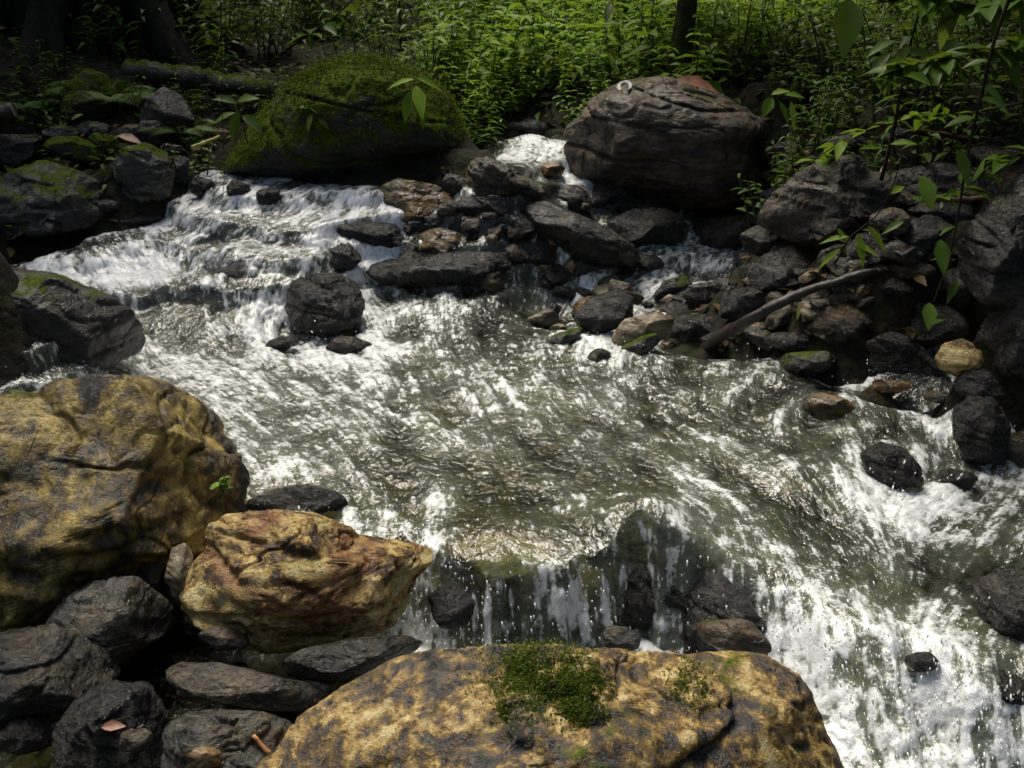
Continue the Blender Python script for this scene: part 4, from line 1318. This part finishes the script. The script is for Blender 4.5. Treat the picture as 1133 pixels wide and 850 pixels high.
leafy_branch(pl([(925, 290), (940, 262), (970, 240), (985, 215), (1000, 170)], 3.7), .0035,
             [(930, 275, .09, 215, .28, 3.7), (940, 262, .10, 180, .25, 3.7), (950, 258, .10, -80, .3, 3.7), (960, 250, .10, -45, .3, 3.7), (945, 270, .09, -20, .3, 3.7), (935, 268, .07, 110, .3, 3.7), (985, 215, .07, 40, .4, 3.7), (975, 165, .09, 170, .3, 3.7), (985, 160, .09, 10, .35, 3.7)],
             'bright green sprig with narrow leaves hanging low over the rocks', lmat='leaf_bright', seed=4)
leafy_branch(pl([(850, 150), (853, 125), (856, 105)], 5.0), .003,
             [(855, 108, .10, 235, .55, 5.0), (853, 105, .09, 20, .45, 5.0), (862, 112, .10, -65, .35, 5.0), (875, 112, .11, -80, .3, 5.0), (868, 105, .09, 0, .4, 5.0)],
             'pale leaved seedling standing behind the great grey and rust boulder', 'seedling', 'seedling', lmat='leaf_bright', seed=5)
leafy_branch(pl([(463, 145), (461, 110), (458, 85)], 5.15), .003,
             [(458, 88, .13, 185, .3, 5.15), (460, 86, .13, -15, .3, 5.15), (460, 95, .15, -75, .45, 5.15), (456, 100, .13, -105, .5, 5.15), (464, 110, .12, -80, .4, 5.15)],
             'light green plant drooping over the face of the mossy boulder', 'seedling', 'plant', lmat='leaf_bright', seed=6)
leafy_branch(pl([(275, 165), (270, 140), (262, 112)], 5.35), .003,
             [(263, 115, .13, 160, .45, 5.35), (262, 113, .12, 20, .5, 5.35), (265, 122, .13, -110, .5, 5.35), (268, 128, .12, -30, .5, 5.35), (260, 125, .11, 200, .4, 5.35)],
             'broad leaved plant growing against the left flank of the mossy boulder', 'seedling', 'plant', seed=7)
leafy_branch(pl([(350, 145), (345, 130), (342, 118)], 5.2), .002,
             [(343, 120, .08, 165, .35, 5.2), (342, 119, .09, -20, .4, 5.2), (345, 125, .08, -100, .4, 5.2), (350, 128, .08, -40, .4, 5.2)],
             'tiny plant rooted in the moss of the great boulder', 'seedling', 'plant', seed=8)
leafy_branch(pl([(243, -40), (245, 60), (246, 140), (249, 190), (245, 236)], 4.6), .0022, [], 'thin dark vine hanging straight down before the left channel', 'hanging_vine', 'vine', n_auto=2, auto=.03, seed=9)
for k, (a, b, yv, lab) in enumerate([(655, 0, 8.0, 'thin dark stem rising from the bright herbs'), (443, 30, 7.6, 'thin dark stem in front of the dark shrubs'), (722, 10, 6.9, 'thin leaning stem beside the bent mossy trunk'), (870, 20, 8.5, 'thin dark stem among the light herbs')]):
    leafy_branch([at_y(a + 4, 95, yv), at_y(a, 40, yv), at_y(a - 3, -60, yv)], .012, [], lab, 'sapling', 'sapling', n_auto=7, auto=.12, seed=20 + k)
leafy_branch(pl([(1180, 20), (1120, 50), (1070, 62), (1020, 70), (960, 90)], 3.9), .006, [], 'leafy bough reaching in over the upper right bank', n_auto=70, auto=.11, seed=31)
leafy_branch(pl([(1190, -30), (1130, 0), (1080, 8), (1030, -5), (960, 5)], 3.5), .006, [], 'high leafy bough across the upper right corner', n_auto=60, auto=.12, seed=32)
leafy_branch(pl([(1180, 150), (1130, 170), (1100, 180), (1060, 215), (1010, 225)], 3.6), .004, [], 'low sparse bough in front of the huge dark rock', n_auto=30, auto=.09, seed=33)
leafy_branch(pl([(1150, 110), (1080, 125), (1010, 130), (940, 150), (890, 185)], 4.3), .005, [], 'light green bough spreading over the angular grey boulder', n_auto=46, auto=.08, lmat='leaf_bright', seed=35)
leafy_branch(pl([(310, 60), (370, 20), (420, -30)], 6.6), .006, [], 'arching leafy stem above the great mossy boulder', n_auto=26, auto=.13, seed=34)
sp = herb(77, .05, 3, .03, 'leaf_bright', .012, 'seedling', 3, .6, .2)
sp.location = tuple(at_y(243, 545, 2.5))
tag(sp, 'tiny green seedling on the side of the big brown and gold boulder', 'seedling')

# ------------------------------------------------------------------ wood and litter
def on_rock(words, px, py):
    """the near face of the rock with this label"""
    o = next(k for k in bpy.data.objects if words in k.get('label', ''))
    co = np.empty(len(o.data.vertices) * 3, np.float32); o.data.vertices.foreach_get('co', co)
    P = co.reshape(-1, 3) + np.array(o.location) - EYE
    z = P @ FWD
    d = (P @ RIGHT / z * F + CX - px) ** 2 + (CY - P @ UP / z * F - py) ** 2
    near_ = np.where(d < max(30, d.min() + 1))[0]
    return P[near_[np.argmin(z[near_])]] + EYE


def on_rock0(words, px, py):
    return on_rock(words, px, py) - FWD * .004


def wood(pts, radii, mat, label, name, cat, n=10, seg=18, jit=.25, end=None):
    line = smooth_line(pts, seg)
    line[1:-1] += np.random.RandomState(len(label)).normal(0, radii[0] * .12, (seg - 2, 3))
    v, f = sweep(line, radii, n, jit, len(label))
    o = mesh_obj(name, v, f, M[mat], loc=line[0])
    tag(o, label, cat)
    return o


def on(px, py, lift=.02, dy=0.0):
    h = hit(px, py)
    return h + np.array([0, dy, lift])


wood([on(780, 388, .01), at_y(830, 352, 3.98), at_y(890, 322, 3.95), at_y(935, 308, 3.9), at_y(970, 300, 3.88)], [.026, .024, .018, .013], 'driftwood', 'long dark driftwood branch slanting over the stones into the water', 'driftwood_branch', 'branch')
wood([at_y(140, 78, 6.25), at_y(200, 84, 6.2), at_y(250, 93, 6.1), at_y(300, 100, 6.05)], [.06, .055, .05], 'log_moss', 'fallen mossy log lying across the left bank', 'fallen_log', 'log', 14, 26)
wood([at_y(-40, 140, 5.4), at_y(0, 130, 5.4), at_y(16, 122, 5.4)], [.045, .045], 'driftwood', 'sawn off grey log end at the edge of the left bank', 'log', 'log', 12)
wood([at_y(983, 178, 4.5), at_y(970, 200, 4.4), at_y(958, 225, 4.3)], [.010, .006], 'twig', 'short tan twig leaning on the angular grey boulder', 'twig', 'twig', 6)
wood([at_y(1045, 222, 4.2), at_y(1090, 219, 4.2)], [.012, .010], 'twig', 'pale broken stick lying level below the wide grey slab', 'stick', 'stick', 7)
wood([at_y(640, 206, 4.9), at_y(650, 212, 4.88), at_y(657, 226, 4.86)], [.006, .004], 'twig', 'curved pale twig on a dark rounded stone', 'twig', 'twig', 6)
wood([at_y(212, 163, 5.1), at_y(243, 151, 5.2)], [.008, .006], 'yellow_leaf', 'straight yellowish cane at the head of the left channel', 'cane', 'cane', 6)
wood([on_rock0('lumpy grey rock', 280, 808), on_rock0('lumpy grey rock', 302, 832)], [.005, .007], 'wood_orange', 'orange splinter of wood on the lumpy grey rock', 'wood_chip', 'wood chip', 4, 6)
wood([at_y(1010, 145, 4.5), at_y(1050, 150, 4.5), at_y(1080, 158, 4.5)], [.014, .010], 'rotten_wood', 'red brown rotten stick under the overhanging leaves', 'stick', 'stick', 7)
wood([at_y(860, 68, 6.1), at_y(920, 68, 6.0), at_y(985, 82, 5.8)], [.006, .004], 'twig', 'thin bare root arching over the hollow in the right bank', 'root', 'root', 6)
wood([at_y(487, 86, 6.4), at_y(487, 64, 6.4)], [.022, .014], 'bark', 'short black stub standing beside the mossy boulder', 'stump', 'stump', 8, 6)


def flat_leaf(px, py, yy, ln, ang, mat, label, lw=.5):
    b = at_y(px, py, yy) if not isinstance(yy, str) else on_rock(yy, px, py) - FWD * .006
    a = math.radians(ang)
    V, Fc, per = leaf_batch([b], [RIGHT * math.cos(a) + UP * math.sin(a)], [(0, -.5, 1)], np.array([ln]), np.array([ln * lw]), .15)
    o = mesh_obj('fallen_leaf', V, Fc, M[mat], loc=b)
    tag(o, label, 'leaf')


flat_leaf(750, 88, 5.45, .2, -10, 'dead_leaf', 'big rust brown dead leaf on top of the great grey and rust boulder')
flat_leaf(79, 133, 5.6, .07, 35, 'yellow_leaf', 'small yellow leaf on the mossy left bank')
flat_leaf(130, 150, 5.25, .12, -12, 'dead_leaf', 'orange brown dead leaf among the mossy stones')
flat_leaf(112, 800, 'black angular rock with a pale', .05, 10, 'dead_leaf', 'small brown dead leaf on the black angular rock')
flat_leaf(885, 335, 3.9, .06, -100, 'yellow_leaf', 'yellow leaf caught under the driftwood branch', .3)

# the pale ring of lichen on the great boulder
C = at_y(690, 97, 5.2)
me = big_boulder.data
co = np.empty(len(me.vertices) * 3, np.float32); me.vertices.foreach_get('co', co); co = co.reshape(-1, 3) + np.array(big_boulder.location)
P = co - EYE
dzz = P @ FWD
sx, sy = P @ RIGHT / dzz * F + CX, CY - P @ UP / dzz * F
B = []
for a in np.arange(-60, 250, 10):
    qx, qy = 691 + 6.5 * math.cos(math.radians(a)), 97 - 5.5 * math.sin(math.radians(a))
    d = (sx - qx) ** 2 + (sy - qy) ** 2 + (dzz > np.median(dzz)) * 1e4
    B.append(co[np.argmin(d)] - FWD * .004)
B = smooth_line(B, 30) - FWD * .012
v, f = sweep(B, [.006, .011, .013, .011, .005], 7, .4, 3)
lic = mesh_obj('lichen_ring', v, f, M['lichen'], big_boulder, loc=big_boulder.location)
lic.location = (0, 0, 0)

# ------------------------------------------------------------------ trees
def tree(base, height, r, lean, label, group=None, crown_r=1.6, crown_h=1.6, n_leaf=2600, leaf=.16, mat='leaf_dark', bark='bark', seed=0, name='tree', roots=0):
    rr = np.random.RandomState(seed)
    root = empty(name, base)
    top = np.array([lean[0], lean[1], height])
    pts = [top * t + np.array([rr.normal(0, .03), rr.normal(0, .03), 0]) * height * .2 * math.sin(3.1 * t) for t in np.linspace(0, 1, 10)]
    v, f = sweep(pts, [r * 1.5, r, r * .85, r * .7, r * .5], 12, .2, seed)
    V, Fs = list(v), list(f)
    for k in range(roots):
        a = 2 * math.pi * k / roots + .4
        o = np.array([math.cos(a), math.sin(a), 0])
        pp = [o * r * .5 + np.array([0, 0, r * 3.2]), o * r * 1.3 + np.array([0, 0, r * 1.2]), o * r * 2.4 + np.array([0, 0, .0]), o * r * 3.6 - np.array([0, 0, .3])]
        v, f = sweep(smooth_line(pp, 10), [r * .5, r * .35, r * .2], 8, .2, k)
        Fs += [tuple(i + len(V) for i in q) for q in f]
        V += list(v)
    limbs = []
    for k in range(9):
        t = rr.uniform(.45, .95)
        p = top * t
        a = rr.uniform(0, 6.28)
        q = p + np.array([math.cos(a) * crown_r * .7, math.sin(a) * crown_r * .7, rr.uniform(.1, .6) * crown_h])
        v, f = sweep(smooth_line([p, (p + q) / 2 + np.array([0, 0, .15]), q], 8), [r * .4, r * .12], 6)
        Fs += [tuple(i + len(V) for i in qq) for qq in f]
        V += list(v)
        limbs.append(q)
    mesh_obj('trunk', V, Fs, M[bark], root)
    if n_leaf:
        cl = np.array(limbs)[rr.randint(0, len(limbs), n_leaf // 14)] + rr.normal(0, crown_r * .33, (n_leaf // 14, 3))
        B = np.repeat(cl, 14, 0) + rr.normal(0, .16, (len(cl) * 14, 3))
        D = rr.normal(0, 1, (len(B), 3)); D[:, 2] -= .3
        L = leaf * rr.uniform(.6, 1.3, len(B))
        leaves_obj('crown', leaf_batch(B, D, np.c_[rr.normal(0, .5, (len(B), 2)), np.ones(len(B))], L, L * .45, .3), M[mat], root, seed)
    tag(root, label, 'tree', group)
    return root


def gz(x, y):
    return float(land_z([x], [y])[0]) - .06


b = at_y(140, 75, 6.9)
tree((b[0] - .15, 6.9, gz(b[0], 6.9)), 5.5, .32, (-2.2, 1.8), 'massive dark trunk with spreading roots above the fallen log', crown_r=1.3, crown_h=1.2, n_leaf=1200, seed=1, roots=6)
tree((-2.6, 6.5, gz(-2.6, 6.5)), 4.6, .16, (-.8, 1.0), 'dark tree in deep shade at the edge of the left bank', crown_r=1.2, n_leaf=3000, seed=2, roots=4)
b = at_y(746, 90, 6.08)
t = tree((b[0], 6.08, gz(b[0], 6.08)), 1.4, .06, (.12, .1), 'bent mossy trunk rising behind the great grey and rust boulder', crown_r=.5, crown_h=.9, n_leaf=420, leaf=.12, mat='leaf_mid', bark='bark_moss', seed=3)
tree((3.3, 4.6, gz(3.3, 4.6)), 4.4, .14, (-.1, -.1), 'shade tree over the right bank', crown_r=1.5, n_leaf=4200, seed=4, roots=4)
tree((3.1, 2.6, gz(3.1, 2.6)), 4.6, .14, (-.3, .2), 'shade tree beside the lower pool', crown_r=1.6, n_leaf=3600, seed=5)
tree((3.0, 6.7, gz(3.0, 6.7)), 3.9, .13, (-1.9, -.5), 'leaning tree out of view, added to shade the right bank', crown_r=1.1, n_leaf=2000, seed=6)  # added; its crown, out of view, is leaned to shade the right bank
G = 'forest trees standing on the slope behind'
fr = [(-5.6, 11.5), (-4, 14), (-2.2, 15.5), (.3, 16.5), (2.6, 15.5), (4.8, 13), (6.2, 10), (-6.2, 15.5), (-3.4, 18), (1.2, 19), (5.5, 17)]
p0 = None
for k, (x, y) in enumerate(fr):
    if k < 3:
        o = tree((x, y, gz(x, y)), 5.5, .12, (.2, 0), 'forest tree on the slope behind the far bank', G, crown_r=2.0, crown_h=2.0, n_leaf=3400, leaf=.22, seed=40 + k)
        p0 = (p0 or []) + [o]
    else:
        o = copy_tree(p0[k % 3])
        o.location = (x, y, gz(x, y))
        o.rotation_euler = (0, 0, k * 1.3)
def litter(n, seed):
    rl = np.random.RandomState(seed)
    x, y = rl.uniform(-4, 4, n), rl.uniform(3.6, 9, n)
    ok = land_z(x, y) > water_z(x, y) + .05
    x, y = x[ok], y[ok]
    m = len(x)
    L = rl.uniform(.03, .09, m)
    D = np.c_[rl.normal(0, 1, (m, 2)), rl.normal(0, .15, m)]
    zz = land_z(x, y) + fbm(np.c_[x, y, x * 0] * 4, 4) * .02 + np.abs(vnoise(np.c_[x, y, x * 0] * 9)) * .05
    o = leaves_obj('leaf_litter', leaf_batch(np.c_[x, y, zz + .0], D, np.c_[rl.normal(0, .3, (m, 2)), np.ones(m)], L, L * .45, .1), M['leaf_litter'], None, seed)
    tag(o, 'dead leaves littering the bare soil of both banks', 'leaf litter', kind='stuff')


litter(9000, 4)
G2 = 'unseen trees added round the stream to block low sky light'
for k, (x, y) in enumerate([(-4.6, 4.5), (-4.8, 1.5), (-3.6, -1.8), (0.5, -4.2), (4.0, -1.6), (5.2, 2), (5.4, 5.5), (-2, -5), (3, -5)]):  # ring of unseen trees, added to keep low sky light off the rocks
    o = copy_tree(p0[k % 3])
    o.location = (x * 1.35, y * 1.35, gz(x * 1.35, y * 1.35))
    o.rotation_euler = (0, 0, k * .9 + .3)
    tag(o, 'unseen forest tree added round the stream to block low sky light', 'tree', G2)

# ground cover, far beyond counting
rsn = np.random.RandomState(8)
n = 46000
x = rsn.uniform(-6, 6, n); y = 4.2 + 9.8 * rsn.rand(n) ** .8
lz, wz_ = land_z(x, y), water_z(x, y)
dens = np.clip(fbm(np.c_[x * 1.3, y * 1.3, x * 0], 3) + .55, .05, 1)
ok = (lz > wz_ + .06) & (rsn.rand(n) < dens) & ((y > 5.7) | (x < -1.75) | ((x > 1.1) & (y > 4.7)) | (x > 1.9))
x, y, lz = x[ok], y[ok], lz[ok]
m = len(x)
hgt = np.abs(rsn.normal(0, .05, m)) + .0 + np.clip(y - 7.5, 0, 4) * .12 * rsn.rand(m)
L = rsn.uniform(.03, .075, m) * (1 + .12 * np.clip(y - 6, 0, 6))
D = unit(m, rsn, -.4, .5)
cov = leaves_obj('ground_cover', leaf_batch(np.c_[x, y, lz + hgt - .01], D, np.c_[rsn.normal(0, .4, (m, 2)), np.ones(m)], L, L * .5, .3), M['leaf_mid'], None, 5)
tag(cov, 'low leafy ground cover spread over both banks', 'ground cover', kind='stuff')
